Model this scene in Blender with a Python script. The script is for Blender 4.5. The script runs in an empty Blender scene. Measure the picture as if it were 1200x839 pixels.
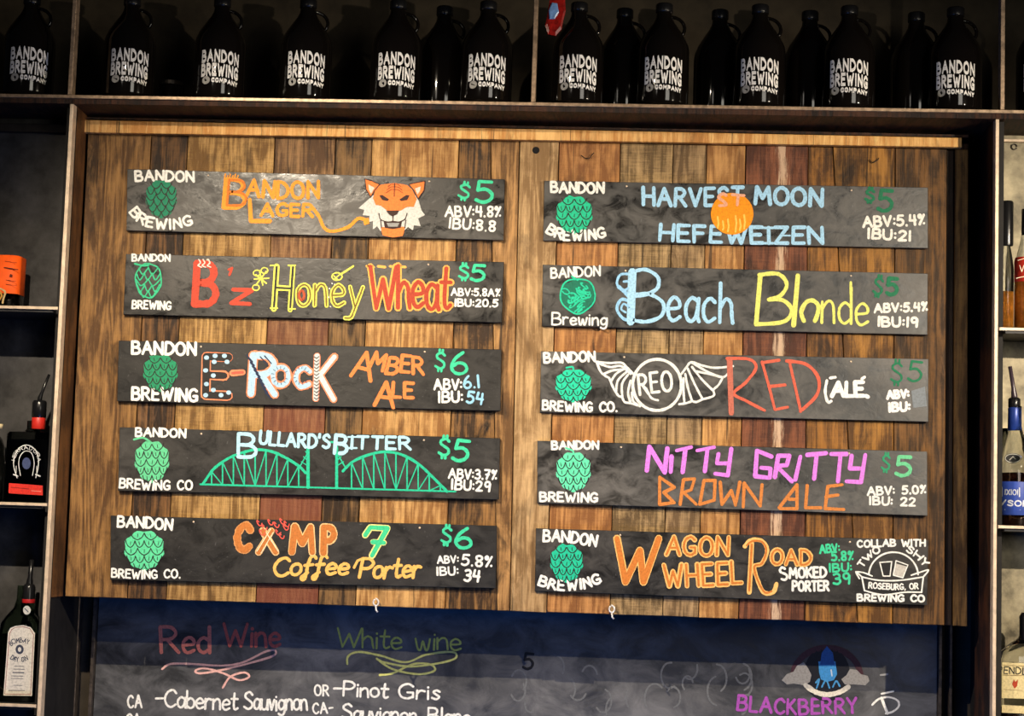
import bpy, bmesh, math, random
import numpy as np
from mathutils import Vector, Matrix
from mathutils.geometry import tessellate_polygon
C = bpy.context.scene
COL = C.collection
Z0 = 1.65                                   # height of the wooden panel's bottom edge above the floor
# ------------------------------------------------------------------ camera
CX, CY, CZ = 0.31278, -5.07665, 0.18804 + Z0
YAW, PITCH, ROLL, FPX = -0.06372325, 0.09699386, 0.03097821, 2200.0
cy_, sy_, cp_, sp_ = math.cos(YAW), math.sin(YAW), math.cos(PITCH), math.sin(PITCH)
FW = Vector((sy_*cp_, cy_*cp_, sp_)); R0 = Vector((cy_, -sy_, 0)); U0 = R0.cross(FW)
RT = R0*math.cos(ROLL) + U0*math.sin(ROLL); UP = -R0*math.sin(ROLL) + U0*math.cos(ROLL)
cam = bpy.data.cameras.new('camera'); camo = bpy.data.objects.new('camera', cam); COL.objects.link(camo)
M = Matrix.Identity(4)
for i in range(3):
    M[i][0], M[i][1], M[i][2] = RT[i], UP[i], -FW[i]
M[0][3], M[1][3], M[2][3] = CX, CY, CZ
camo.matrix_world = M
cam.sensor_fit = 'HORIZONTAL'; cam.sensor_width = 36.0; cam.lens = 36.0*FPX/1200
cam.clip_start = .05; cam.clip_end = 60
C.camera = camo
def P(px, py, Y=0.0):
    "point on the vertical plane at depth Y seen at a pixel of the photograph"
    d = FW*FPX + RT*(px-600) - UP*(py-419.5)
    t = (Y-CY)/d.y
    return Vector((CX+d.x*t, Y, CZ+d.z*t))
# ------------------------------------------------------------------ world, lights, exposure
w = bpy.data.worlds.new('dim_bar'); C.world = w; w.use_nodes = True
w.node_tree.nodes['Background'].inputs[0].default_value = (.62, .66, .8, 1)
w.node_tree.nodes['Background'].inputs[1].default_value = .010
C.view_settings.view_transform = 'Standard'; C.view_settings.look = 'None'
C.view_settings.exposure = 0.0; C.view_settings.gamma = 1.0; C.view_settings.use_curve_mapping = False
def lamp(name, kind, loc, target, energy, color, size=.03, spot=None, blend=.5, size_y=None):
    l = bpy.data.lights.new(name, kind); l.energy = energy; l.color = color
    if kind == 'AREA':
        l.size = size
        if size_y: l.shape = 'RECTANGLE'; l.size_y = size_y
    else: l.shadow_soft_size = size
    if kind == 'SPOT': l.spot_size = math.radians(spot); l.spot_blend = blend
    o = bpy.data.objects.new(name, l); COL.objects.link(o); o.location = loc
    o.rotation_euler = (Vector(target)-Vector(loc)).to_track_quat('-Z', 'Y').to_euler()
    return o
WARM = (1.0, .845, .64)
lamp('bar_lamp', 'SPOT', (2.35, -2.0, 1.20+Z0), (.25, 0, .0+Z0), 320, WARM, .014, 82, .85)
lamp('bar_lamp', 'SPOT', (-1.05, -2.0, 1.78+Z0), (-.30, 0, -.20+Z0), 430, WARM, .014, 80, 1.0)
lamp('right_sheen_fill', 'AREA', (2.45, -5.4, 1.15+Z0), (1.0, 0, .6+Z0), 42, (1, .93, .80), 1.6, size_y=1.5)  # unseen area light, added to give the right-hand boards their sheen
lamp('left_glare_fill', 'AREA', (-2.15, -5.2, 2.0+Z0), (-.9, 0, 1.1+Z0), 2.4, (1, .9, .78), .5)  # small unseen light, added for glare patches on the upper left board
lamp('blue_bar_light', 'AREA', (0.0, -1.6, -1.15+Z0), (0, .2, .0+Z0), 13, (.06, .26, 1.0), 1.6, size_y=.12)
# ------------------------------------------------------------------ materials
def srgb(r, g, b):
    f = lambda c: c/12.92 if c <= .04045 else ((c+.055)/1.055)**2.4
    return (f(r/255), f(g/255), f(b/255), 1)
def newmat(name):
    m = bpy.data.materials.new(name); m.use_nodes = True
    nt = m.node_tree; b = nt.nodes['Principled BSDF']
    return m, nt, b
def node(nt, t, **kw):
    n = nt.nodes.new(t)
    for k, v in kw.items():
        if k.startswith('i_'): n.inputs[k[2:].replace('_', ' ')].default_value = v
        else: setattr(n, k, v)
    return n
def lk(nt, a, b): nt.links.new(a, b)
def mapping(nt, scale, loc=(0, 0, 0), coord='Object'):
    tc = node(nt, 'ShaderNodeTexCoord'); mp = node(nt, 'ShaderNodeMapping')
    mp.inputs['Scale'].default_value = scale; mp.inputs['Location'].default_value = loc
    lk(nt, tc.outputs[coord], mp.inputs['Vector']); return mp.outputs[0]
def ramp(nt, fac, stops):
    r = node(nt, 'ShaderNodeValToRGB'); e = r.color_ramp.elements
    e[0].position, e[0].color = stops[0]; e[1].position, e[1].color = stops[-1]
    for p, c in stops[1:-1]:
        x = e.new(p); x.color = c
    lk(nt, fac, r.inputs[0]); return r.outputs[0]
def mixc(nt, fac, a, b, mode='MIX'):
    n = node(nt, 'ShaderNodeMix', data_type='RGBA', blend_type=mode)
    for s, v in ((n.inputs['Factor'], fac), (n.inputs[6], a), (n.inputs[7], b)):
        if hasattr(v, 'node'): lk(nt, v, s)
        else: s.default_value = v
    return n.outputs[2]
def noise(nt, vec, scale, detail=4, rough=.55, dist=0):
    n = node(nt, 'ShaderNodeTexNoise'); n.inputs['Scale'].default_value = scale; n.inputs['Detail'].default_value = detail
    n.inputs['Roughness'].default_value = rough; n.inputs['Distortion'].default_value = dist
    lk(nt, vec, n.inputs['Vector']); return n.outputs['Fac']
G1 = lambda v: (v, v, v, 1)
def wood(name, dark, light, seed=0, wear=None, wear_x=0, wear_w=.02, knots=.5, saw=.25, rough=.55, low=None):
    m, nt, b = newmat(name)
    off = (seed*3.7, seed*1.3, seed*7.1)
    grain = noise(nt, mapping(nt, (150, 20, 4.2), off), 1, 8, .8, .5)
    ring_v = mapping(nt, (9, 2, 1.15), off)
    n1 = noise(nt, ring_v, 1.3, 3, .45)
    mm = node(nt, 'ShaderNodeMath', operation='MULTIPLY'); lk(nt, n1, mm.inputs[0]); mm.inputs[1].default_value = 62
    sn = node(nt, 'ShaderNodeMath', operation='SINE'); lk(nt, mm.outputs[0], sn.inputs[0])
    rg = node(nt, 'ShaderNodeMapRange'); lk(nt, sn.outputs[0], rg.inputs[0]); rg.inputs[1].default_value = -1
    blot = noise(nt, mapping(nt, (12, 5, 5.5), off), 1, 6, .68, .5)
    sawn = noise(nt, mapping(nt, (14, 5, 210), off), 1, 4, .7, 1.0)
    a = node(nt, 'ShaderNodeMath', operation='MULTIPLY_ADD'); lk(nt, rg.outputs[0], a.inputs[0]); a.inputs[1].default_value = .17; lk(nt, grain, a.inputs[2])
    a2 = node(nt, 'ShaderNodeMath', operation='MULTIPLY_ADD'); lk(nt, blot, a2.inputs[0]); a2.inputs[1].default_value = .9; lk(nt, a.outputs[0], a2.inputs[2])
    a3 = node(nt, 'ShaderNodeMath', operation='MULTIPLY_ADD'); lk(nt, sawn, a3.inputs[0]); a3.inputs[1].default_value = saw*.55; lk(nt, a2.outputs[0], a3.inputs[2])
    mid = tuple((d*.45+l*.55) for d, l in zip(dark, light))
    saw = saw*.55; s = .5*saw
    col = ramp(nt, a3.outputs[0], [(0, dark), (1, light)])
    rr = col.node.color_ramp.elements
    lo, hi = .93+s, 1.27+s
    mr = node(nt, 'ShaderNodeMapRange'); lk(nt, a3.outputs[0], mr.inputs[0]); mr.inputs[1].default_value = lo; mr.inputs[2].default_value = hi
    lk(nt, mr.outputs[0], col.node.inputs[0]); e = rr.new(.5); e.color = mid
    # dark knots and cracks that run with the grain
    kv = noise(nt, mapping(nt, (13, 9, 4.5), (off[0]+4, off[1], off[2])), 1, 4, .6, 1.2)
    kf = ramp(nt, kv, [(.56, G1(0)), (.72, G1(knots))])
    dk = tuple(c*.16 for c in dark[:3])+(1,)
    col = mixc(nt, kf, col, dk)
    ck = noise(nt, mapping(nt, (60, 9, 1.6), (off[0]+14, off[1], off[2])), 1, 3, .6, .8)
    col = mixc(nt, ramp(nt, ck, [(.63, G1(0)), (.70, G1(.85))]), col, dk)
    pale_ = noise(nt, mapping(nt, (26, 9, 7), (off[0]+24, off[1], off[2])), 1, 6, .7, .5)
    col = mixc(nt, ramp(nt, pale_, [(.58, G1(0)), (.76, G1(.55))]), col, tuple(min(1, c*1.35+.03) for c in light[:3])+(1,))
    if low:                                  # a plank whose lower end carries other old paint
        pv = node(nt, 'ShaderNodeSeparateXYZ'); lk(nt, mapping(nt, (1, 1, 1)), pv.inputs[0])
        q = node(nt, 'ShaderNodeMath', operation='MULTIPLY_ADD'); lk(nt, blot, q.inputs[0]); q.inputs[1].default_value = .6; lk(nt, pv.outputs[2], q.inputs[2])
        col = mixc(nt, ramp(nt, q.outputs[0], [(.0, G1(.75)), (.75, G1(0))]), col, mixc(nt, grain, low, tuple(min(1, c*2.6) for c in low[:3])+(1,)))
    if wear:
        pv = node(nt, 'ShaderNodeSeparateXYZ'); lk(nt, mapping(nt, (1, 1, 1)), pv.inputs[0])
        q = node(nt, 'ShaderNodeMath', operation='SUBTRACT'); lk(nt, pv.outputs[0], q.inputs[0]); q.inputs[1].default_value = wear_x
        q1 = node(nt, 'ShaderNodeMath', operation='ABSOLUTE'); lk(nt, q.outputs[0], q1.inputs[0])
        q2 = node(nt, 'ShaderNodeMapRange'); lk(nt, q1.outputs[0], q2.inputs[0]); q2.inputs[1].default_value = 0; q2.inputs[2].default_value = wear_w; q2.inputs[3].default_value = 1; q2.inputs[4].default_value = 0
        q3 = node(nt, 'ShaderNodeMath', operation='MULTIPLY'); lk(nt, q2.outputs[0], q3.inputs[0]); lk(nt, noise(nt, mapping(nt, (170, 10, 11), off), 1, 7, .8), q3.inputs[1])
        col = mixc(nt, ramp(nt, q3.outputs[0], [(.36, G1(0)), (.46, G1(.8))]), col, wear)
    lk(nt, col, b.inputs['Base Color'])
    b.inputs['Roughness'].default_value = rough
    b.inputs['Specular IOR Level'].default_value = .35
    bp = node(nt, 'ShaderNodeBump'); bp.inputs['Strength'].default_value = .8; bp.inputs['Distance'].default_value = .004
    lk(nt, a3.outputs[0], bp.inputs['Height']); lk(nt, bp.outputs[0], b.inputs['Normal'])
    return m
def plain(name, col, rough=.6, metal=0, spec=.5, var=.0, scale=30, bump=0, coat=0):
    m, nt, b = newmat(name)
    if var:
        n = noise(nt, mapping(nt, (1, 1, 1)), scale, 6, .65)
        d = tuple(c*(1-var) for c in col[:3])+(1,); l = tuple(min(1, c*(1+var)) for c in col[:3])+(1,)
        lk(nt, ramp(nt, n, [(.35, d), (.65, l)]), b.inputs['Base Color'])
        if bump:
            bp = node(nt, 'ShaderNodeBump'); bp.inputs['Strength'].default_value = bump; bp.inputs['Distance'].default_value = .003
            lk(nt, n, bp.inputs['Height']); lk(nt, bp.outputs[0], b.inputs['Normal'])
    else: b.inputs['Base Color'].default_value = col
    b.inputs['Roughness'].default_value = rough; b.inputs['Metallic'].default_value = metal
    b.inputs['Specular IOR Level'].default_value = spec; b.inputs['Coat Weight'].default_value = coat
    return m
def board_mat(name, seed, base=(.006, .0056, .0056), dust=.07, lo=.30, hi=.55, sc=1.0, dcol=(1, .93, .84), spec=1.0):
    "painted chalkboard: near black, wiped chalk dust, uneven sheen"
    m, nt, b = newmat(name)
    off = (seed*2.3, 0, seed*5.9)
    n1 = noise(nt, mapping(nt, (15*sc, 9, 21*sc), off), 1, 8, .68, .8)
    n2 = noise(nt, mapping(nt, (3.2*sc, 3, 7*sc), (off[0]+9, 0, off[2])), 1, 3, .5)
    f = node(nt, 'ShaderNodeMath', operation='MULTIPLY'); lk(nt, n1, f.inputs[0]); lk(nt, n2, f.inputs[1])
    d = tuple(dust*(1 if spec == .4 else .6)*c for c in dcol)+(1,)
    col = ramp(nt, f.outputs[0], [(.17, base+(1,)), (.40, d)])
    spk = noise(nt, mapping(nt, (160, 160, 160), off), 1, 2, .5)
    col = mixc(nt, ramp(nt, spk, [(.68, G1(0)), (.8, G1(.35))]), col, G1(.18))
    lk(nt, col, b.inputs['Base Color'])
    lk(nt, ramp(nt, n1, [(.38, G1(lo)), (.60, G1(hi))]), b.inputs['Roughness'])
    b.inputs['Specular IOR Level'].default_value = spec
    bp = node(nt, 'ShaderNodeBump'); bp.inputs['Strength'].default_value = .2; bp.inputs['Distance'].default_value = .004
    lk(nt, noise(nt, mapping(nt, (26, 26, 34), off), 1, 4, .6, .5), bp.inputs['Height']); lk(nt, bp.outputs[0], b.inputs['Normal'])
    return m
_chalk = {}
def chalk(col):
    if col not in _chalk:
        m, nt, b = newmat('chalk_paint'); c = srgb(*col)
        n = noise(nt, mapping(nt, (1, 1, 1)), 170, 4, .6)
        lk(nt, ramp(nt, n, [(.3, tuple(x*.68 for x in c[:3])+(1,)), (.55, c)]), b.inputs['Base Color'])
        b.inputs['Roughness'].default_value = .6; b.inputs['Specular IOR Level'].default_value = .3
        _chalk[col] = m
    return _chalk[col]
steel = plain('worn_steel', (.70, .55, .40, 1), .42, .25, .5, .18, 40, .1)
dsteel = plain('dark_steel', (.035, .028, .024, 1), .45, .5, .5, .3, 40, .2)
black = plain('black_plastic', (.008, .008, .009, 1), .25)
amber = plain('dark_amber_glass', (.0045, .0035, .003, 1), .07, 0, .5)
brownboard = wood('stained_board', srgb(26, 13, 8), srgb(78, 44, 24), 31, rough=.6)
# ------------------------------------------------------------------ mesh helpers
def link(name, verts, faces, mat=None, parent=None, origin=(0, 0, 0), smooth=False):
    me = bpy.data.meshes.new(name); o = Vector(origin)
    me.from_pydata([tuple(Vector(v)-o) for v in verts], [], faces); me.update()
    if mat: me.materials.append(mat)
    if smooth: me.polygons.foreach_set('use_smooth', [True]*len(me.polygons))
    ob = bpy.data.objects.new(name, me); COL.objects.link(ob)
    if parent is not None: ob.parent = parent; ob.location = o - Vector(parent['_o'])
    else: ob.location = o
    ob['_o'] = tuple(o)
    return ob
def thing(name, loc, label, cat, group=None):
    o = bpy.data.objects.new(name, None); COL.objects.link(o); o.location = loc; o['_o'] = tuple(loc)
    o.empty_display_size = .05
    o['label'] = label; o['category'] = cat
    if group: o['group'] = group
    return o
def tag(o, label, cat, group=None):
    o['label'] = label; o['category'] = cat
    if group: o['group'] = group
    return o
def struct(o): o['kind'] = 'structure'; return o
class MB:
    def __init__(s): s.v = []; s.f = []
    def quadbox(s, front, depth, bev=0):
        "front: four points (tl,tr,br,bl) on the front face; runs back along +Y; bevelled front edge"
        f = [Vector(p) for p in front]; c = sum(f, Vector())/4; n = len(s.v)
        if bev:
            ins = [p+(Vector((c.x-p.x, 0, 0)).normalized()+Vector((0, 0, c.z-p.z)).normalized())*bev for p in f]
            rings = [ins, [p+Vector((0, bev, 0)) for p in f], [p+Vector((0, depth, 0)) for p in f]]
        else: rings = [f, [p+Vector((0, depth, 0)) for p in f]]
        for r in rings: s.v += r
        k = len(rings)
        s.f.append((n, n+3, n+2, n+1))
        for a in range(k-1):
            for i in range(4):
                j = (i+1) % 4
                s.f.append((n+a*4+i, n+a*4+j, n+a*4+4+j, n+a*4+4+i))
        b = n+(k-1)*4; s.f.append((b, b+1, b+2, b+3))
        return s
    def box(s, a, b, bev=0):
        x0, y0, z0 = a; x1, y1, z1 = b
        return s.quadbox([(x0, y0, z1), (x1, y0, z1), (x1, y0, z0), (x0, y0, z0)], y1-y0, bev)
    def lathe(s, prof, seg=28, c=(0, 0, 0), sx=1, sy=1, a0=0, a1=None, n_pow=None):
        n = len(s.v); full = a1 is None; a1 = 2*math.pi if full else a1
        cols = seg if full else seg+1
        for r, z in prof:
            for i in range(cols):
                a = a0+(a1-a0)*i/seg; ca, sa = math.cos(a), math.sin(a)
                if n_pow:
                    q = (abs(ca)**n_pow+abs(sa)**n_pow)**(-1/n_pow); ca *= q; sa *= q
                s.v.append(Vector((c[0]+r*sx*ca, c[1]+r*sy*sa, c[2]+z)))
        for k in range(len(prof)-1):
            for i in range(seg):
                j = (i+1) % cols
                s.f.append((n+k*cols+i, n+k*cols+j, n+(k+1)*cols+j, n+(k+1)*cols+i))
        return s
    def tube(s, pts, r, seg=8, cap=True):
        pts = [Vector(p) for p in pts]; n = len(s.v)
        for i, p in enumerate(pts):
            t = (pts[min(i+1, len(pts)-1)]-pts[max(i-1, 0)]).normalized()
            a = t.cross(Vector((.13, 1, .21))).normalized(); b = t.cross(a)
            rr = r[i] if isinstance(r, (list, tuple)) else r
            for k in range(seg):
                an = 2*math.pi*k/seg; s.v.append(p+a*math.cos(an)*rr+b*math.sin(an)*rr)
        for i in range(len(pts)-1):
            for k in range(seg):
                j = (k+1) % seg
                s.f.append((n+i*seg+k, n+i*seg+j, n+(i+1)*seg+j, n+(i+1)*seg+k))
        if cap:
            s.f.append(tuple(n+k for k in range(seg))[::-1]); e = n+(len(pts)-1)*seg; s.f.append(tuple(e+k for k in range(seg)))
        return s
    def build(s, name, mat, parent=None, origin=None, smooth=False):
        if origin is None:
            origin = sum(s.v, Vector())/len(s.v)
        return link(name, s.v, s.f, mat, parent, origin, smooth)
# ------------------------------------------------------------------ stroke lettering
GL = {
'A': (.8, '0,0 .4,1 .8,0|.15,.38 .65,.38'), 'B': (.66, '0,0 0,1|~0,1 .42,.98 .56,.77 .4,.56 0,.53|~0,.53 .48,.5 .66,.27 .48,.03 0,0'),
'C': (.68, '~.66,.82 .45,1 .15,.87 0,.5 .15,.12 .42,0 .68,.16'), 'D': (.7, '0,0 0,1|~0,1 .4,.95 .7,.6 .64,.25 .35,.03 0,0'),
'E': (.56, '.56,1 0,1 0,0 .56,0|0,.52 .46,.52'), 'F': (.55, '0,0 0,1 .55,1|0,.55 .45,.55'),
'G': (.72, '~.66,.84 .42,1 .12,.85 0,.5 .12,.12 .42,0 .68,.14|.68,.1 .68,.42 .4,.42'), 'H': (.66, '0,0 0,1|.66,0 .66,1|0,.5 .66,.5'),
'I': (.12, '.06,0 .06,1'), 'K': (.62, '0,0 0,1|.6,1 0,.45|.12,.55 .62,0'), 'L': (.52, '0,1 0,0 .52,0'),
'M': (.86, '0,0 .1,1 .43,.35 .76,1 .86,0'), 'N': (.68, '0,0 0,1 .68,0 .68,1'), 'O': (.76, '~.38,1 .1,.84 0,.5 .1,.14 .38,0 .66,.14 .76,.5 .66,.84 .38,1'),
'P': (.6, '0,0 0,1|~0,1 .4,.98 .6,.75 .4,.5 0,.47'), 'R': (.66, '0,0 0,1|~0,1 .4,.98 .58,.76 .4,.54 0,.5|.25,.5 .66,0'),
'S': (.6, '~.55,.84 .34,1 .08,.88 .06,.68 .3,.53 .53,.38 .56,.15 .3,0 0,.12'), 'T': (.64, '0,1 .64,1|.32,1 .32,0'),
'U': (.66, '~0,1 0,.4 .1,.08 .33,0 .56,.08 .66,.4 .66,1'), 'V': (.7, '0,1 .35,0 .7,1'), 'W': (1.0, '0,1 .26,0 .5,.7 .74,0 1,1'),
'X': (.66, '0,0 .66,1|0,1 .66,0'), 'Y': (.64, '0,1 .32,.5 .64,1|.32,.5 .32,0'), 'Z': (.62, '0,1 .62,1 0,0 .62,0'),
'0': (.6, '~.3,1 .07,.84 0,.5 .07,.14 .3,0 .53,.14 .6,.5 .53,.84 .3,1'), '1': (.14, '.07,0 .07,1'),
'2': (.58, '~0,.8 .2,1 .48,.9 .5,.65 .3,.35 0,0|0,0 .58,.02'), '3': (.56, '~.02,.9 .28,1 .5,.84 .45,.6 .2,.52|~.2,.52 .5,.44 .55,.2 .32,0 0,.08'),
'4': (.6, '.1,1 .02,.45 .58,.45|.5,.95 .5,0'), '5': (.58, '.55,1 .1,1 .06,.58|~.06,.58 .34,.64 .56,.42 .5,.14 .24,0 0,.1'),
'6': (.6, '~.45,1 .15,.7 0,.3 .15,.03 .42,.02 .6,.22 .5,.46 .26,.5 .06,.34'), '7': (.58, '0,1 .58,1 .2,0|.14,.5 .5,.5'),
'8': (.56, '~.28,1 .06,.9 .08,.65 .28,.52 .52,.3 .46,.06 .28,0 .1,.06 .04,.28 .28,.52 .5,.68 .5,.9 .28,1'),
'9': (.56, '~.52,.7 .4,.98 .12,.95 .03,.7 .15,.48 .4,.52 .54,.75|.54,.78 .48,0'),
'$': (.6, '~.55,.82 .34,.96 .08,.84 .08,.66 .3,.53 .53,.38 .54,.16 .3,.04 0,.16|.2,1.13 .2,1.0|.4,1.13 .4,1.0|.2,0 .2,-.12|.4,0 .4,-.12'),
'%': (.62, '~.14,1 .04,.9 .04,.78 .14,.7 .24,.8 .22,.94 .14,1|.56,.98 .1,.02|.52,.1 .53,.12'), ':': (.1, '.05,.2 .05,.22|.05,.66 .05,.68'), '.': (.1, '.05,0 .05,.03'),
',': (.12, '.08,.04 .02,-.12'), '-': (.42, '0,.45 .42,.48'), "'": (.1, '.06,1.02 .02,.78'), '"': (.2, '.03,1.0 .0,.82|.17,1.0 .15,.82'), ' ': (.4, ''), '&': (.3, ''),
'a': (.46, '~.44,.5 .22,.6 .03,.42 .04,.14 .2,0 .38,.12 .44,.4|.45,.58 .44,.12 .5,0'), 'b': (.44, '0,1 0,0|~0,.4 .2,.58 .42,.44 .42,.14 .22,0 0,.12'),
'c': (.42, '~.42,.5 .24,.6 .04,.45 .02,.18 .18,0 .42,.1'), 'd': (.46, '.45,1 .45,0|~.45,.44 .24,.58 .04,.42 .04,.14 .22,0 .45,.14'),
'e': (.44, '~.03,.3 .4,.34 .4,.5 .22,.6 .03,.42 .04,.14 .2,0 .44,.1'), 'f': (.4, '~.46,.9 .34,1.03 .2,.9 .16,.4 .12,-.2 .0,-.3 -.05,-.15 .2,.1|.02,.5 .38,.54'),
'g': (.46, '~.44,.5 .22,.6 .03,.42 .05,.16 .2,.05 .4,.18 .44,.45|~.45,.58 .44,-.1 .25,-.3 .02,-.2'), 'h': (.44, '0,1 0,0|~0,.36 .2,.6 .38,.5 .42,.2 .46,0'),
'i': (.1, '.05,.56 .05,0|.05,.78 .05,.8'), 'l': (.12, '.06,1 .06,0'), 'm': (.7, '0,.58 0,0|~0,.4 .16,.6 .3,.5 .33,0|~.33,.4 .5,.6 .64,.5 .68,0'),
'n': (.44, '0,.58 0,0|~0,.38 .2,.6 .38,.5 .43,0'), 'o': (.46, '~.23,.6 .05,.5 .0,.3 .06,.08 .23,0 .4,.1 .46,.3 .4,.52 .23,.6'),
'r': (.36, '0,.58 0,0|~0,.36 .16,.58 .36,.54'), 's': (.36, '~.34,.52 .18,.6 .04,.48 .18,.32 .34,.16 .2,0 0,.08'), 't': (.36, '~.16,.95 .14,.2 .24,0 .38,.08|-.02,.62 .36,.62'),
'u': (.44, '~0,.58 .02,.14 .18,0 .38,.12 .43,.56|.43,.58 .46,0'), 'v': (.4, '0,.58 .2,0 .4,.58'), 'w': (.6, '~0,.58 .08,.06 .2,.02 .3,.45 .4,.02 .5,.05 .6,.58'),
'y': (.44, '0,.58 .22,.02|~.46,.58 .2,-.1 .1,-.3 -.1,-.32'),
}
def crom(pts, n=5):
    p = [pts[0]]+list(pts)+[pts[-1]]
    if pts[0] == pts[-1]: p[0] = pts[-2]; p[-1] = pts[1]
    out = []
    for i in range(1, len(p)-2):
        a, b, c, d = map(np.array, (p[i-1], p[i], p[i+1], p[i+2]))
        for k in range(n):
            t = k/n
            out.append(tuple(.5*((2*b)+(-a+c)*t+(2*a-5*b+4*c-d)*t*t+(-a+3*b-3*c+d)*t**3)))
    out.append(tuple(pts[-1])); return out
def strokes(spec):
    res = []
    for s in spec.split('|'):
        if not s: continue
        sm = s[0] == '~'; pts = [tuple(map(float, q.split(','))) for q in s.lstrip('~').split()]
        res.append(crom(pts) if sm else pts)
    return res
rnd = random.Random(7)
class Ink:
    "flat chalk strokes and fills gathered in pixel coordinates, per colour; laid on the board as thin geometry"
    def __init__(s, mapper): s.m = mapper; s.parts = {}; s.c = 0; s.uid = 0
    def nx(s, layer): s.c = (s.c+1) % 45; return layer+s.c*.02
    def g(s, name, col): return s.parts.setdefault((name, col), ([], []))
    def line(s, pts, w, col, layer=1, name='lettering', wob=.12):
        V, F = s.g(name, col); pts = [np.array(p, float) for p in pts]
        r = w/2
        rs = [r*(1+rnd.uniform(-wob, wob)) for _ in pts]
        for i, p in enumerate(pts):
            n = len(V); k = 8; ly = s.nx(layer)
            for q in range(k):
                a = 2*math.pi*q/k+.3; V.append((p[0]+rs[i]*math.cos(a), p[1]+rs[i]*math.sin(a), ly))
            F.append(tuple(n+q for q in range(k)))
        for i in range(len(pts)-1):
            d = pts[i+1]-pts[i]; L = np.hypot(*d)
            if L < 1e-6: continue
            nn = np.array((-d[1], d[0]))/L; n = len(V); ly = s.nx(layer)
            for p, rr, sg in ((pts[i], rs[i], 1), (pts[i], rs[i], -1), (pts[i+1], rs[i+1], -1), (pts[i+1], rs[i+1], 1)):
                q = p+nn*rr*sg; V.append((q[0], q[1], ly))
            F.append((n, n+1, n+2, n+3))
    def curve(s, pts, w, col, layer=1, name='lettering'): s.line(crom(pts, 6), w, col, layer, name)
    def fill(s, pts, col, layer=1, name='drawing'):
        V, F = s.g(name, col); n = len(V); layer = s.nx(layer)
        for x, y in pts: V.append((x, y, layer))
        for t in tessellate_polygon([[Vector((x, y, 0)) for x, y in pts]]): F.append(tuple(n+i for i in t))
    def text(s, txt, path, h, w, col, layer=1, name='lettering', inner=None, iw=0, first=1, jit=.03, gap=.26, slant=0, hs=None):
        path = [np.array(p, float) for p in path]; s.uid += 1; w *= 1.1 if not inner else 1; name = name+'#'+str(s.uid)
        seg = [np.hypot(*(path[i+1]-path[i])) for i in range(len(path)-1)]; L = sum(seg)
        adv = [GL[c][0]*(first if i == 0 else 1) for i, c in enumerate(txt)]
        tot = sum(adv)+gap*(len(txt)-1)
        sx = L/max(tot, .05)
        def at(d, up):
            i = 0
            while i < len(seg)-1 and d > seg[i]: d -= seg[i]; i += 1
            t = (path[i+1]-path[i])/seg[i]
            return path[i]+t*d+np.array((t[1], -t[0]))*up
        x = 0; out = []
        for i, c in enumerate(txt):
            k = first if i == 0 else 1
            if hs: k = hs[i]
            jy = rnd.uniform(-jit, jit)*h; jr = rnd.uniform(-jit, jit)*1.5
            for st in strokes(GL[c][1]):
                pts = []
                for gx, gy in st:
                    kk = first if i == 0 else 1
                    base = -(.12*h if (i == 0 and first > 1.2) else 0)
                    pts.append(at((x+gx*kk+slant*gy*.5+jr*gy)*sx, gy*h*k+jy+base))
                out.append(pts)
            x += adv[i]+gap
        for p in out: s.line(p, w, col, layer, name)
        if inner:
            for p in out: s.line(p, iw, inner, layer+1, name)
    def build(s, parent):
        for (name, col), (V, F) in s.parts.items():
            if not F: continue
            vs = [s.m(*v) for v in V]
            o = link(name.split('#')[0], vs, F, chalk(col), parent, sum(vs, Vector())/len(vs))
            me = o.data                                     # make every face look towards the room
WH = (240, 239, 232)
# ------------------------------------------------------------------ building: walls behind the bar
def wallbox(name, a, b, mat): return struct(MB().box(a, b).build(name, mat))
plaster = plain('dark_plaster', srgb(54, 47, 36), .8, 0, .3, .35, 9, .4)
greyboard = plain('grey_bay_back', (.052, .05, .05, 1), .55, .1, .4, .5, 11, .3)
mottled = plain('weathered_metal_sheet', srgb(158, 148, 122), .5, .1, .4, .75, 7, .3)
wallbox('wall_back', (-2.6, .40, 0), (2.6, .48, 3.6), plaster)
wallbox('floor', (-2.6, -6.0, -.06), (2.6, .48, 0), plain('dark_floor', srgb(52, 44, 38), .6, 0, .4, .3, 6))
# ------------------------------------------------------------------ wooden menu panel
PT = 1.2815+Z0; PB = Z0
panel = thing('wooden_panel', (0, 0, Z0), 'wide panel of reclaimed vertical wood planks that carries the ten beer boards', 'panel')
seams = [((103, 157), (76, 697)), ((177, 170), (149, 700)), ((220, 170), (195, 700)), ((322, 170), (300, 700)), ((393, 170), (373, 700)),
         ((436, 170), (417, 700)), ((538, 170), (522, 700)), ((575, 170), (583, 700)), ((609, 170), (598, 700)), ((655, 175), (641, 700)),
         ((727, 175), (715, 705)), ((789, 175), (777, 705)), ((828, 175), (819, 705)), ((874, 175), (866, 705)), ((947, 175), (943, 705)),
         ((976, 175), (1004, 710)), ((1049, 180), (1046, 712)), ((1110, 180), (1107, 715)), ((1119, 180), (1117, 720)), ((1135, 180), (1134, 735))]
def xz(s, z):
    a, b = P(*s[0]), P(*s[1]); t = (z-a.z)/(b.z-a.z); return a.x+(b.x-a.x)*t
D, L_ = srgb, srgb
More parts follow.
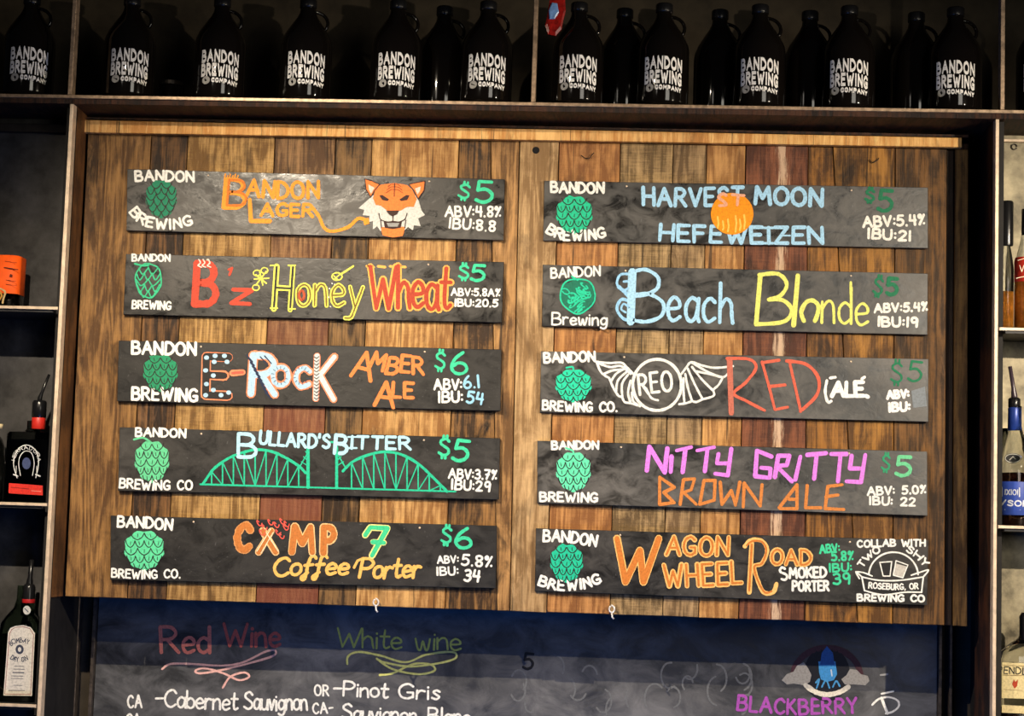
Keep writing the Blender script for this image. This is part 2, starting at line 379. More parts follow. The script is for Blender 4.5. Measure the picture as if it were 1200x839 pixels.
pk = [ # dark, light, knots, saw, extras
 (D(84, 56, 26), L_(160, 118, 66), .8, .15, {}), (D(38, 24, 12), L_(126, 88, 48), .95, .2, {}), (D(112, 80, 38), L_(192, 152, 92), .5, .55, {}),
 (D(84, 58, 34), L_(160, 122, 80), .6, .5, dict(low=srgb(92, 46, 30))), (D(48, 33, 17), L_(136, 102, 60), .9, .2, {}), (D(138, 94, 46), L_(212, 166, 102), .5, .3, {}),
 (D(50, 32, 14), L_(158, 114, 62), 1, .2, {}), (D(102, 70, 34), L_(188, 142, 86), .9, .2, {}), (D(134, 102, 62), L_(206, 170, 120), .5, .2, {}),
 (D(132, 84, 40), L_(198, 142, 82), .5, .4, {}), (D(100, 78, 46), L_(186, 154, 106), .5, .8, {}), (D(104, 80, 50), L_(180, 148, 104), .5, .6, {}),
 (D(140, 94, 46), L_(210, 158, 94), .5, .3, {}), (D(74, 38, 22), L_(138, 82, 52), .6, .5, dict(wear=srgb(224, 192, 160), wear_x=.012, wear_w=.055)),
 (D(78, 48, 16), L_(166, 112, 46), .8, .3, {}), (D(88, 56, 18), L_(174, 122, 52), .9, .3, {}), (D(54, 35, 14), L_(128, 88, 42), .8, .2, {}),
 (D(20, 12, 7), L_(50, 31, 16), .8, .2, {}), (D(78, 54, 24), L_(146, 108, 56), .8, .2, {})]
# the fifth-from-right span is split where two planks meet
rnd2 = random.Random(3)
for i in range(len(seams)-1):
    a, b = seams[i], seams[i+1]
    dk, lt, kn, sw, ex = pk[i]
    y = rnd2.uniform(-.0025, .0025); g = .0011
    if i == 8: y = -.006
    if i == 17: y = .012  # narrow near-black plank, its colour standing in for a strip of shadow
    fr = [(xz(a, PT)+g, y, PT), (xz(b, PT)-g, y, PT), (xz(b, PB)-g, y, PB+rnd2.uniform(-.001, .001)), (xz(a, PB)+g, y, PB+rnd2.uniform(-.001, .001))]
    m = wood('reclaimed_wood', dk, lt, i+1, knots=kn, saw=sw, **ex)
    MB().quadbox(fr, .0195-y, .0014).build('plank', m, panel)
bk = MB().box((xz(seams[0], PT)+.01, .0205, PB+.004), (xz(seams[-1], PB)-.004, .034, PT+.02)); bk.build('backing_board', brownboard, panel)
# pale rail along the top, a darker fascia board above it
pale = wood('pale_pine', srgb(206, 142, 70), srgb(250, 200, 124), 44, knots=.5, saw=.1, rough=.45)
yr = -.024
MB().quadbox([P(98, 140.5, yr), P(1127, 161.5, yr), P(1127, 172.5, yr), P(98, 155, yr)], -yr-.003, .0012).build('top_rail', pale, panel)
# nails, a knot hole and two eye hooks
nail = plain('rusty_iron', (.02, .014, .01, 1), .5, .6)
def bent(pts, r=.0012):
    mb = MB(); mb.tube([P(x, y, -.006) for x, y in pts], r, 6); mb.build('bent_nail', nail, panel)
bent([(681, 182), (685, 185), (690, 186), (696, 179)]); bent([(1018, 187), (1023, 191), (1029, 187), (1030, 185)])
hk = MB(); c = P(628, 176, -.0064)
hk.lathe([(0, 0), (.010, 0)], 14); hk.v = [Vector((c.x+v.x, c.y, c.z+v.y)) for v in hk.v]; hk.build('knot_hole', black, panel)
silver = plain('bright_steel', (.85, .82, .8, 1), .3, .4)
for hx, hy in ((441, 707), (717, 715)):
    mb = MB(); c = P(hx, hy, -.006)
    mb.tube([c+Vector((0, .006, .012)), c+Vector((0, -.008, .013))], .0026, 6)
    mb.tube([c+Vector((.007*math.sin(t), -.009, .003+.009*math.cos(t))) for t in np.linspace(0, 2*math.pi*.93, 14)], .0024, 6)
    mb.tube([c+Vector((0, -.009, -.006)), c+Vector((.001, -.009, -.018)), c+Vector((.006, -.009, -.023))], .0026, 6)
    mb.build('eye_hook', silver, panel, smooth=True)
# ------------------------------------------------------------------ the ten beer boards
def sign(corners, label, seed, dust=.07, lo=.30, hi=.55):
    spec = 1.0 if corners[0][0] > 600 and corners[0][1] < 600 else .42
    ys = -.017; c = [P(x, y, ys) for x, y in corners]; ctr = sum(c, Vector())/4
    o = thing('chalkboard_sign', (ctr.x, ys+.011, ctr.z), label, 'chalkboard', 'beer chalkboards on the wooden panel')
    MB().quadbox(c, .0105, .0011).build('board', board_mat('chalkboard_paint', seed, dust=dust, lo=lo, hi=hi, spec=spec), o)
    for fx in (.215, .80):
        tx = corners[0][0]+(corners[1][0]-corners[0][0])*fx; ty = corners[0][1]+(corners[1][1]-corners[0][1])*fx+5
        p = P(tx, ty, ys-.0008); mb = MB(); mb.lathe([(.0022, .0), (.0030, .0008), (.0022, .0018), (0, .0022)], 10)
        mb.v = [Vector((p.x+v.x, p.y+.0006-v.z, p.z+v.y)) for v in mb.v]
        mb.build('screw', steel, o, smooth=True)
    ink = Ink(lambda x, y, l: P(x, y, ys-.0002-.0004*l))
    return o, ink
GD = (14, 128, 92); GT = (26, 192, 144); GLt = (84, 214, 160)
BK = (34, 32, 32)
def hop(ink, cx, cy, rx, ry, col, style, stalk=None):
    N = 'hop_drawing'
    def el(t, k=1): return (cx+rx*k*math.cos(t)*(1-.12*math.sin(t)), cy+ry*k*math.sin(t))
    if style in ('leaf', 'solid'):
        ring = [el(t, 1+.05*math.sin(t*9)) for t in np.linspace(0, 2*math.pi, 40, endpoint=False)]
        ink.fill(ring, col, 1, N)
        rows = 5 if style == 'leaf' else 6
        for r in range(rows):
            yy = cy-ry*.72+2*ry*.78*r/(rows-1); half = rx*math.sqrt(max(0, 1-((yy-cy)/ry)**2))
            k = 3 if r % 2 == 0 else 4
            if r in (0, rows-1): k = 2
            for j in range(k):
                x0 = cx-half+2*half*j/k; x1 = cx-half+2*half*(j+1)/k; m = (x0+x1)/2; dy = ry*.34
                ink.curve([(x0, yy-dy*.5), (x0+(m-x0)*.35, yy+dy*.15), (m, yy+dy*.5), (x1-(x1-m)*.35, yy+dy*.15), (x1, yy-dy*.5)], 1.1, BK, 2, N)
                if style == 'leaf': ink.line([(m, yy+dy*.12), (m+rnd.uniform(-1, 1), yy-dy*.35)], .8, BK, 2, N)
    elif style == 'scribble':
        ink.fill([el(t, .93+.06*math.sin(t*7)) for t in np.linspace(0, 2*math.pi, 30, endpoint=False)], tuple(int(c*.55) for c in col), 1, N)
        for q in range(20):
            a = rnd.uniform(0, 6.28); r0 = rnd.uniform(.2, .8); x, y = el(a, r0)
            ink.curve([(x+rx*.2*math.cos(t+a), y+ry*.16*math.sin(t*1.0)) for t in np.linspace(0, 5.2, 8)], 1.5, col, 2, N)
        ink.curve([el(t, .97+.03*math.sin(5*t)) for t in np.linspace(0, 2*math.pi, 20)], 1.8, col, 2, N)
    else:                                   # outline
        ink.curve([el(t, 1+.03*math.sin(6*t)) for t in np.linspace(0, 2*math.pi, 22)], 1.7, col, 2, N)
        for r in range(5):
            yy = cy-ry*.6+ry*1.35*r/4; half = rx*.95*math.sqrt(max(0.05, 1-((yy-cy)/ry)**2)); k = 3 if r % 2 else 2
            for j in range(k):
                x0 = cx-half+2*half*j/k; x1 = x0+2*half/k; m = (x0+x1)/2; dy = ry*.36
                ink.curve([(x0, yy-dy*.4), (m-(x1-x0)*.1, yy+dy*.6), (x1, yy-dy*.5)], 1.5, col, 2, N)
    if stalk: ink.curve([(cx, cy-ry*.9)]+stalk, 2.2, col, 3, N)
W2 = WH
# --- left column, top: tiger lager
o, k = sign([(149, 198), (591.5, 210), (590, 281.5), (148, 270)], 'chalkboard for a lager in orange letters with a drawn tiger head', 1, .16, .24, .55)
k.text('BANDON', [(159, 212), (182, 211.5), (227, 212.5)], 11.5, 2.6, W2)
k.text('BREWING', [(152, 249), (158, 257), (170, 265), (186, 268), (205, 268), (226, 263)], 11, 2.5, W2)
hop(k, 189, 233, 18, 22, GD, 'solid', [(184, 213)])
OR_ = (244, 150, 36)
k.text('B', [(262, 243), (286, 244)], 33, 4.2, OR_); k.text('B', [(266, 240), (288, 241)], 30, 2.6, (206, 112, 20), layer=2)
for i in range(6): k.line([(263+i*3, 209), (264+i*3, 204+(i % 2)*2)], 1.6, OR_)
k.text('ANDON', [(289, 229), (330, 232), (373, 232)], 19, 3.8, OR_)
k.text('L', [(294, 259), (316, 259)], 25, 4.5, OR_); k.text('AGER', [(306, 252), (366, 254)], 14, 3.6, OR_)
k.curve([(366, 243), (374, 254), (380, 267), (390, 271), (408, 266), (420, 256), (431, 259)], 4, OR_, name='drawing')
k.fill([(425, 257), (432, 255), (433, 262), (427, 264)], OR_, 2, 'drawing')
T = lambda pts: [(360+x/5, 190+y/5) for x, y in pts]
TO = (240, 126, 52); TW = (206, 206, 200); TD = (52, 22, 16)
DN = 'tiger_drawing'
k.fill(T([(385, 195), (340, 235), (300, 270), (335, 280), (325, 310), (365, 315), (362, 350), (385, 345), (385, 395), (410, 375), (430, 405), (500, 360), (565, 405), (590, 380), (620, 400), (625, 370), (665, 375), (650, 330), (690, 310), (668, 280), (655, 230), (635, 195), (510, 190)]), TW, 1, DN)
k.fill(T([(430, 380), (575, 378), (560, 432), (500, 442), (442, 428)]), TO, 2, DN)
k.fill(T([(385, 210), (400, 160), (430, 132), (510, 122), (585, 134), (615, 160), (642, 215), (625, 262), (585, 262), (545, 285), (470, 285), (430, 255), (400, 250)]), TO, 2, DN)
for e, f2 in (([(338, 98), (375, 108), (425, 130), (395, 165), (372, 205), (345, 160)], [(358, 130), (395, 150), (375, 185), (362, 165)]), ([(690, 110), (650, 118), (595, 130), (625, 165), (650, 215), (685, 165)], [(665, 142), (632, 155), (645, 190), (660, 170)])):
    k.fill(T(e), TO, 3, DN); k.fill(T(f2), (230, 205, 190), 4, DN); k.line(T(e+[e[0]]), 1.1, TD, 4, DN)
k.fill(T([(422, 195), (440, 192), (480, 218), (470, 228), (440, 222)]), TD, 4, DN); k.fill(T([(600, 195), (582, 192), (540, 218), (550, 228), (585, 222)]), TD, 4, DN)
k.fill(T([(462, 283), (540, 283), (525, 305), (502, 318), (478, 305)]), TD, 4, DN)
k.curve(T([(502, 315), (500, 345), (470, 350), (430, 335), (420, 300)]), 1.1, TD, 4, DN); k.curve(T([(500, 345), (535, 350), (572, 335), (585, 300)]), 1.1, TD, 4, DN)
k.fill(T([(448, 350), (500, 345), (555, 350), (548, 385), (500, 392), (455, 385)]), TD, 4, DN); k.fill(T([(465, 356), (540, 356), (530, 378), (475, 378)]), (150, 150, 148), 5, DN)
k.line(T([(512, 125), (510, 200)]), 1.0, TD, 4, DN)
for q in (0, 1, 2): k.curve(T([(462+q*6, 180-q*18), (490, 162-q*16), (508, 160-q*15)]), .8, (150, 62, 20), 4, DN); k.curve(T([(560-q*6, 180-q*18), (532, 162-q*16), (514, 160-q*15)]), .8, (150, 62, 20), 4, DN)
k.line(T([(435, 385), (430, 340)]), 1.1, TD, 4, DN); k.line(T([(572, 385), (578, 340)]), 1.1, TD, 4, DN)
PN = 'price_lettering'
PG = (58, 206, 156)
k.text('$', [(537, 231), (549, 233)], 17, 2.6, PG, name=PN); k.text('5', [(558, 237), (577, 238)], 24, 3.8, PG, name=PN)
k.text('ABV:4.8%', [(522, 253), (587, 254)], 11.5, 2.3, W2); k.text('IBU:8.8', [(526, 267), (580, 271)], 11.5, 2.3, W2)
k.build(o)
# --- honey wheat
o, k = sign([(147.5, 297.5), (590.5, 307), (588, 378), (144.4, 368.5)], 'chalkboard for a honey wheat beer in outlined red and yellow letters', 2, .14, .26, .55)
k.text('BANDON', [(155, 305.5), (199, 306)], 7.5, 1.9, W2); k.text('BREWING', [(155, 361), (200, 363)], 9, 1.9, W2)
hop(k, 174, 329, 15, 20, (52, 190, 138), 'outline', [(166, 311), (158, 309)])
RD = (196, 66, 42)
k.text('B', [(228, 357), (252, 358)], 47, 8, RD); k.line([(268, 316), (272, 314), (269, 322)], 3, RD)
k.text('Z', [(271, 355), (293, 356)], 16, 4.5, RD)
for x in (233, 238, 244): k.curve([(x, 304), (x+2, 308), (x-1, 311), (x+3, 313)], 1.6, (224, 208, 196), 4)
YL = (226, 224, 92)
for a, b in (((300, 322), (312, 332)), ((304, 317), (308, 334)), ((312, 318), (300, 334)), ((315, 326), (298, 327))): k.line([a, b], 1.8, YL, 1, 'bee_drawing')
for c_ in ((301, 320), (300, 337), (310, 317)): k.curve([(c_[0]+4*math.cos(t), c_[1]+3.4*math.sin(t)) for t in np.linspace(0, 6.28, 8)], 1.4, YL, 1, 'bee_drawing')
k.text('H', [(321, 361), (340, 362)], 50, 6.4, YL, inner=BK, iw=2.4, gap=0)
for x, y in ((321, 311), (321, 361), (342, 311), (342, 362)): k.line([(x-4, y), (x+4, y)], 1.8, YL, 3)
k.text('oney', [(348, 357), (368, 358), (423, 360)], 41, 5.2, YL, inner=(120, 96, 34), iw=1.8, gap=.17)
k.curve([(353.5+3*math.cos(t), 346+5.5*math.sin(t)) for t in np.linspace(0, 6.28, 9)], 3, (180, 76, 40), 4)
k.curve([(395+6*math.cos(t), 324+4.5*math.sin(t)) for t in np.linspace(0, 6.28, 9)], 1.6, YL, 1, 'dipper_drawing')
k.line([(392, 327), (399, 321)], 1.6, YL, 1, 'dipper_drawing'); k.line([(391, 323), (396, 328)], 1.4, YL, 1, 'dipper_drawing')
k.line([(400, 321), (414, 312)], 2.6, YL, 1, 'dipper_drawing')
for x, y in ((386, 338), (389, 332), (385, 348), (387, 359), (392, 333)): k.line([(x, y), (x+.5, y+.5)], 1.3, W2)
k.text('Wheat', [(433, 360), (527, 362)], 49, 8.6, (238, 176, 84), inner=(176, 62, 34), iw=4.8, gap=.1)
for x in (433, 446, 460, 470): k.line([(x-3, 312), (x+5, 313)], 3, (238, 176, 84), 1)
k.text('$', [(538, 326), (549, 327)], 16, 2.6, PG, name=PN); k.text('5', [(552, 328), (567, 329)], 18, 3.4, PG, name=PN)
k.text('ABV:5.8A%', [(529, 346), (586, 347)], 8, 1.9, W2); k.text('IBU:20.5', [(533, 358.5), (583, 359.5)], 8, 2, W2)
k.build(o)
# --- amber ale
o, k = sign([(139, 399), (587.5, 409.5), (586.4, 481.6), (137, 470)], 'chalkboard for an amber ale with patterned orange and light blue block letters', 3, .05, .4, .6)
k.text('BANDON', [(155, 414), (229, 416)], 14, 3, W2); k.text('BREWING', [(155, 468), (231, 470)], 14, 3, W2)
hop(k, 188, 437, 20, 21, (26, 140, 96), 'leaf', [(176, 418)])
PE = (236, 138, 96); LB = (170, 206, 232)
k.text('E', [(241, 462), (267, 463)], 45, 12, PE, inner=BK, iw=8.6, gap=0)
k.parts.setdefault(('lettering', PE), ([], []))
for x, y in ((242, 419), (252, 417), (263, 417), (241, 434), (250, 440), (242, 450), (250, 457), (241, 463), (259, 463), (268, 460), (251, 424), (266, 424)):
    k.fill([(x+3*math.cos(t), y+2.6*math.sin(t)) for t in np.linspace(0, 6.28, 10, endpoint=False)], LB, 4, 'lettering')
k.text('-', [(273, 452), (285, 452)], 33, 7.5, PE, inner=(236, 90, 70), iw=3)
k.text('R', [(294, 462), (322, 463)], 45, 11, PE, inner=LB, iw=7.6, gap=0)
for i in range(11):
    x = 290+i*2.2; y = 418+i*4.4
    k.line([(x-1, y-2), (x+6, y+6)], 1.5, (24, 38, 70), 4)
k.line([(305, 418), (314, 428)], 1.4, (24, 38, 70), 4); k.line([(310, 417), (318, 426)], 1.4, (24, 38, 70), 4)
k.text('o', [(320, 451), (338, 451)], 36, 9, PE, inner=LB, iw=5.4); k.text('c', [(346, 452), (362, 453)], 37, 9, PE, inner=LB, iw=5.4)
for cx_, r_ in ((328, 8), (353, 8)):
    for t in np.linspace(.4, 5.8, 12): k.line([(cx_+(r_-1.2)*math.cos(t), 440+(r_)*math.sin(t)), (cx_+(r_+2)*math.cos(t), 440+(r_+3)*math.sin(t))], .7, (40, 60, 90), 4)
k.text('K', [(370, 468), (391, 469)], 50, 9, PE, inner=(210, 214, 214), iw=5.6)
for i in range(13): k.line([(368, 418+i*4), (371, 420+i*4), (374, 417.5+i*4)], .9, BK, 4)
AO = (230, 132, 66)
k.text('A', [(411, 441), (434, 447)], 31, 4.2, AO); k.text('MBER', [(433, 430), (453, 436), (496, 440)], 19, 3.8, AO, jit=.12)
k.text('A', [(439, 474), (461, 477)], 28, 4.2, AO); k.text('LE', [(460, 465), (484, 466)], 17, 3.8, AO)
k.text('$', [(510, 432), (521, 433)], 20, 2.6, PG, name=PN); k.text('6', [(529, 437), (547, 438)], 25, 3.4, PG, name=PN)
k.text('ABV:', [(509, 456), (541, 456)], 11.5, 2.4, W2); k.text('6.1', [(544, 455), (562, 454)], 14, 2.4, (150, 206, 238))
k.text('IBU:', [(514, 471), (542, 471)], 12, 2.6, W2); k.text('54', [(547, 472), (565, 474)], 13, 2.6, (150, 206, 238))
k.build(o)
# --- bitter with bridge
o, k = sign([(140, 500.5), (586, 513.5), (584.4, 585.6), (138, 575)], 'chalkboard for a bitter above a green drawing of an arched bridge', 4, .08, .4, .6)
k.text('BANDON', [(159, 511), (217, 512.5)], 9.5, 2.3, W2); k.text('BREWING CO', [(140, 571), (180, 574), (225, 574)], 10.5, 2.2, W2)
hop(k, 178, 541, 20, 24, (96, 200, 146), 'leaf', [(168, 513), (157, 515)])
BG = (30, 192, 148); BN = 'bridge_drawing'
A1 = [(238, 567), (250, 550), (266, 538), (282, 531), (300, 527), (318, 529), (334, 536), (350, 546), (358, 554)]
A2 = [(402, 552), (412, 542), (426, 535), (444, 530), (460, 530), (476, 535), (492, 545), (508, 560), (524, 576)]
k.line([(235, 567.5), (360, 571), (534, 576)], 2.2, BG, 1, BN)
yb = lambda x: 567.5+(x-235)*.0285
for A in (A1, A2):
    c_ = crom(A, 6); k.line(c_, 3.2, BG, 1, BN)
    def top(x): return min(c_, key=lambda q: abs(q[0]-x))[1]
    xs = np.linspace(A[0][0]+10, A[-1][0]-8, 9)
    mid = (A[0][0]+A[-1][0])/2
    for i, x in enumerate(xs):
        k.line([(x, top(x)), (x, yb(x))], 1.7, BG, 1, BN)
        if i < 8:
            x2 = xs[i+1]
            a_, b_ = ((x, x2) if x2 <= mid+4 else (x2, x))
            k.line([(a_, top(a_)), (b_, yb(b_))], 1.3, BG, 1, BN)
for tx, sg in ((361, -1), (394.5, 1)):
    k.line([(tx, 524), (tx, yb(tx))], 3.6, BG, 1, BN); k.line([(tx, 530), (tx+sg*11, 549)], 1.6, BG, 1, BN)
    for q in (0, 1, 2): k.line([(tx, 546-q*6), (tx+sg*(8-q*2.6), 541-q*6)], 1.2, BG, 1, BN)
BB = (176, 226, 244)
k.text('B', [(279, 536), (300, 537)], 27, 3.8, BB); k.text('ULLARD\'S', [(304, 520), (340, 523), (386, 525)], 15, 3.2, BB)
k.text('B', [(392, 531), (406, 532)], 21, 4, BB); k.text('ITTER', [(411, 525), (481, 527)], 14, 3.2, BB)
for x in (413, ): k.line([(x-5, 512), (x+5, 512)], 2, BB); k.line([(x-5, 525), (x+5, 525)], 2, BB)
k.line([(386, 518), (392, 518)], 2.4, BG)
k.text('$', [(514, 534), (526, 535)], 21, 3, PG, name=PN); k.text('5', [(530, 539), (547, 541)], 24, 3.8, PG, name=PN)
k.text('ABV:3.7%', [(526, 560), (582, 562)], 10.5, 2.2, W2); k.text('IBU:29', [(529, 573), (574, 576)], 11, 2.3, W2)
k.build(o)
# --- coffee porter
o, k = sign([(129.5, 604), (582.4, 616), (581, 689.5), (129, 679.5)], 'chalkboard for a coffee porter with brown block letters and green number seven', 5, .05, .42, .62)
k.text('BANDON', [(138, 617), (165, 618), (201, 621)], 12, 2.6, W2); k.text('BREWING CO.', [(131, 676), (165, 678), (211, 677)], 9.5, 2, W2)
hop(k, 169, 645, 23, 23, (92, 212, 156), 'leaf')
BR = (196, 118, 52); CR = (246, 200, 140)
for s_, x0, x1, y0, hh in (('C', 277, 292, 645, 29), ('M', 342, 366, 647, 30), ('P', 379, 391, 648, 30)):
    k.text(s_, [(x0, y0), (x1, y0+.5)], hh, 9.4, CR if s_ != 'C' else (214, 150, 90), inner=BR, iw=7, gap=0)
for a, b in (((303, 647), (318, 622)), ((323, 647), (308, 622))): k.line([a, b], 8.4, CR, 1)
for a, b in (((303, 647), (318, 622)), ((323, 647), (308, 622))): k.line([a, b], 5.8, BR, 2)
for a, b in (((301, 646), (317, 620)), ((306, 648), (320, 624)), ((326, 646), (312, 624))): k.line([a, b], 1.1, (250, 226, 190), 3)
FR = (236, 92, 78)
for x, y in ((304, 613), (310, 618), (317, 612), (324, 615), (331, 611), (335, 618), (326, 624), (330, 628), (307, 624), (336, 614)):
    k.curve([(x+3*math.cos(t), y+3.2*math.sin(t*1.3)) for t in np.linspace(0, 4.5, 7)], 1.2, FR, 4, 'flame_drawing')
for p_ in ([(428, 627), (434, 618), (454, 619), (436, 651)], [(437, 635), (450, 636)]):
    k.line(p_, 7.6, (232, 224, 140), 1)
for p_ in ([(428, 627), (434, 618), (454, 619), (436, 651)], [(437, 635), (450, 636)]): k.line(p_, 5.4, (62, 204, 142), 2)
CY_ = (244, 188, 98)
k.text('Coffee', [(320, 675), (362, 673), (407, 673)], 21, 3.4, CY_, gap=.12, slant=.3)
k.text('Porter', [(421, 676), (455, 677), (492, 676)], 22, 3.4, CY_, gap=.12, slant=.3); k.line([(415, 665), (419, 657), (426, 654)], 3, CY_)
k.text('$', [(517, 636), (528, 637)], 19, 2.8, PG, name=PN); k.text('6', [(534, 641), (552, 642)], 23, 3.6, PG, name=PN)
k.text('ABV:', [(513, 660), (537, 659)], 8, 1.9, W2); k.text('5.8%', [(541, 662), (577, 664)], 12, 2.4, W2)
k.text('IBU:', [(512, 674), (537, 673)], 9, 2, W2); k.text('34', [(544, 680), (561, 682)], 13, 2.6, W2)
k.build(o)
# --- right column: harvest moon
o, k = sign([(637.6, 211.6), (1087.6, 219.6), (1087.6, 291), (636.4, 282)], 'chalkboard for a hefeweizen in light blue letters with a drawn orange moon', 6, .12, .26, .55)
k.text('BANDON', [(646, 225), (670, 225.5), (707, 226)], 11.5, 2.8, W2)
k.text('BREWING', [(640, 272), (648, 277), (660, 281), (676, 282), (694, 281), (710, 277)], 11, 2.7, W2)
hop(k, 673, 252, 21, 22, GT, 'leaf', [(667, 230)])
HB = (168, 216, 246)
k.text('HARVEST', [(754, 240), (800, 241), (870, 240)], 20, 4, HB); k.text('MOON', [(885, 239), (963, 241)], 19.5, 4.2, HB)
k.text('HEFEWEIZEN', [(773, 282), (870, 285), (964, 285)], 18.5, 4, HB)
k.line([(892, 267), (906, 267)], 3, HB); k.line([(892, 285), (906, 285)], 3, HB); k.line([(915, 276), (926, 276)], 2, HB)
k.fill([(858+25*math.cos(t), 250.5+24.5*math.sin(t)) for t in np.linspace(0, 2*math.pi, 44, endpoint=False)], (250, 152, 16), 3, 'moon_drawing')
k.curve([(851, 229), (847, 227), (842, 231), (848, 236), (851, 240), (843, 241)], 3.6, (236, 172, 140), 4, 'moon_drawing')
k.line([(858, 228), (872, 229)], 3.2, (236, 172, 140), 4, 'moon_drawing'); k.line([(865, 229), (864, 240)], 3.2, (236, 172, 140), 4, 'moon_drawing')
for x, y in ((841, 254), (847, 259), (853, 257), (862, 253), (867, 257), (872, 252)): k.line([(x, y), (x+1, y+8), (x, 273-abs(x-858)*.35)], 2, (250, 206, 92), 4, 'moon_drawing')
DG = (22, 118, 80)
k.text('$', [(1014, 235), (1024, 236)], 14, 3, DG, name=PN); k.text('5', [(1029, 247), (1045, 248)], 24, 4, DG, name=PN)
k.text('ABV:5.4%', [(1012, 266), (1040, 265), (1084, 263)], 11.5, 2.8, (250, 246, 236)); k.text('IBU:21', [(1017, 279), (1067, 282)], 11, 2.8, (250, 246, 236))
k.build(o)
# --- beach blonde
o, k = sign([(636, 310), (1087.4, 320.4), (1087, 392.4), (635, 382)], 'chalkboard for a blonde beer in large light blue and yellow letters', 7, .12, .28, .55)
k.text('BANDON', [(646, 325.5), (703, 323)], 11, 2.2, W2); k.text('Brewing', [(647, 380), (711, 381)], 14, 2, W2, gap=.16)
hop(k, 677, 347, 21, 21, (32, 204, 160), 'scribble', [(670, 324)])
for p_ in ([(741, 319), (739, 377)],): k.line(p_, 9, HB)
k.curve([(743, 318), (757, 316), (771, 325), (770, 338), (757, 345), (745, 347)], 4.4, HB); k.curve([(746, 345), (762, 345), (777, 355), (775, 370), (757, 377), (738, 374)], 4.4, HB)
k.curve([(737, 321), (727, 322), (723, 332), (729, 340), (737, 337), (737, 330), (731, 330)], 3, (150, 204, 242), 1); k.curve([(725, 336), (733, 343), (738, 349)], 4.5, (150, 204, 242))
k.curve([(738, 353), (728, 351), (723, 362), (730, 373), (740, 376)], 3.6, (150, 204, 242)); k.curve([(737, 360), (731, 356), (728, 362), (733, 366)], 2.4, (150, 204, 242))
k.text('each', [(782, 375), (858, 377)], 46, 4, HB, gap=.18)
YB = (234, 234, 120)
k.curve([(890, 322), (912, 321), (922, 333), (915, 346), (901, 351)], 4.6, YB); k.curve([(901, 351), (918, 352), (928, 364), (918, 377), (886, 380)], 4.8, YB); k.line([(891, 323), (886, 380)], 5.6, YB)
k.line([(935, 323), (930, 381)], 5.6, YB)
k.curve([(942, 376), (939, 366), (944, 355), (952, 352), (959, 358), (958, 368), (955, 376)], 5, YB)
k.text('nde', [(963, 379), (1017, 380)], 42, 3, YB, gap=.14)
k.line([(997, 331), (997, 345)], 3, YB)
k.text('$', [(1023, 344), (1033, 346)], 20, 2.8, DG, name=PN); k.text('5', [(1039, 345), (1051, 346)], 19, 4.2, DG, name=PN)
k.text('ABV:5.4%', [(1025, 366), (1087, 364)], 9.5, 2.6, (250, 246, 236)); k.text('IBU:19', [(1029, 382), (1075, 383)], 10.5, 2.8, (250, 246, 236))
k.build(o)
# --- red ale
o, k = sign([(634, 411.5), (1088, 420.6), (1088, 494.4), (632.6, 483)], 'chalkboard for a red ale with a white winged circle drawing', 8, .15, .28, .52)
k.text('BANDON', [(638, 425), (697, 423)], 11, 2.7, W2); k.text('BREWING CO.', [(636, 480), (670, 482), (723, 482)], 10.5, 2.5, W2)
hop(k, 672, 452, 21, 19, (30, 206, 164), 'leaf', [(671, 430), (664, 431)])
WN = 'winged_circle_drawing'; ww = 2.7
k.line([(770+28.5*math.cos(t), 451+30*math.sin(t)) for t in np.linspace(0, 2*math.pi, 40)], 3.6, W2, 1, WN)
Q = lambda pts: [(630+x/5, 400+y/5) for x, y in pts]
for p_ in ([(560, 190), (520, 150), (490, 125), (420, 127), (345, 120)], [(345, 122), (375, 185), (420, 215)], [(345, 122), (420, 150), (490, 145), (545, 190)], [(420, 215), (440, 265), (460, 300)], [(390, 190), (440, 170), (500, 165)],
           [(460, 300), (475, 320), (495, 325)], [(430, 235), (460, 190), (510, 160)], [(495, 325), (510, 355), (545, 362), (600, 380)], [(460, 300), (470, 230), (520, 180)], [(497, 330), (495, 250), (530, 195)], [(545, 360), (530, 300), (545, 230)], [(595, 378), (560, 350), (552, 300)],
           [(840, 195), (870, 155), (900, 122), (960, 140), (1040, 155), (1145, 145)], [(900, 122), (1000, 180), (1085, 210), (1125, 175)], [(1085, 210), (1060, 255), (1025, 285)], [(905, 150), (960, 220), (1025, 285)], [(1030, 290), (1030, 320), (965, 340)], [(880, 160), (920, 250), (965, 335)], [(965, 340), (930, 355), (905, 350)], [(865, 190), (880, 270), (905, 350)],
           [(905, 350), (870, 362), (830, 368)], [(855, 215), (855, 290), (860, 355)], [(1085, 210), (1000, 190), (925, 175)]):
    k.curve(Q(p_), ww, W2, 1, WN)
k.text('REO', [(750, 462), (788, 458)], 23, 3, W2); k.curve([(757, 455), (763, 466), (771, 469)], 2.6, W2)
RR = (220, 100, 76)
for p_ in ([(857, 484), (855, 421)], ): k.line(p_, 6.5, (196, 110, 90))
k.curve([(852, 420), (878, 421), (886, 431), (874, 448), (860, 461), (875, 470), (896, 481)], 3.6, RR)
for p_ in ([(893, 424), (901, 452), (908, 480), (923, 477)], [(893, 425), (913, 422)], [(901, 453), (920, 451)], [(925, 423), (938, 480)]): k.line(p_, 3.6, RR)
k.curve([(922, 423), (945, 427), (959, 443), (957, 463), (938, 482)], 4, RR)
WB = (255, 252, 246)
k.text('ALE', [(975, 464), (1012, 464)], 16, 4.4, WB, gap=.16); k.line([(973, 443), (979, 442)], 3.4, WB); k.line([(1010, 444), (1013, 442)], 3.6, WB); k.line([(1015, 464), (1017, 465)], 4.4, WB)
k.curve([(969, 446), (967, 459), (970, 471), (974, 470)], 3.4, WB)
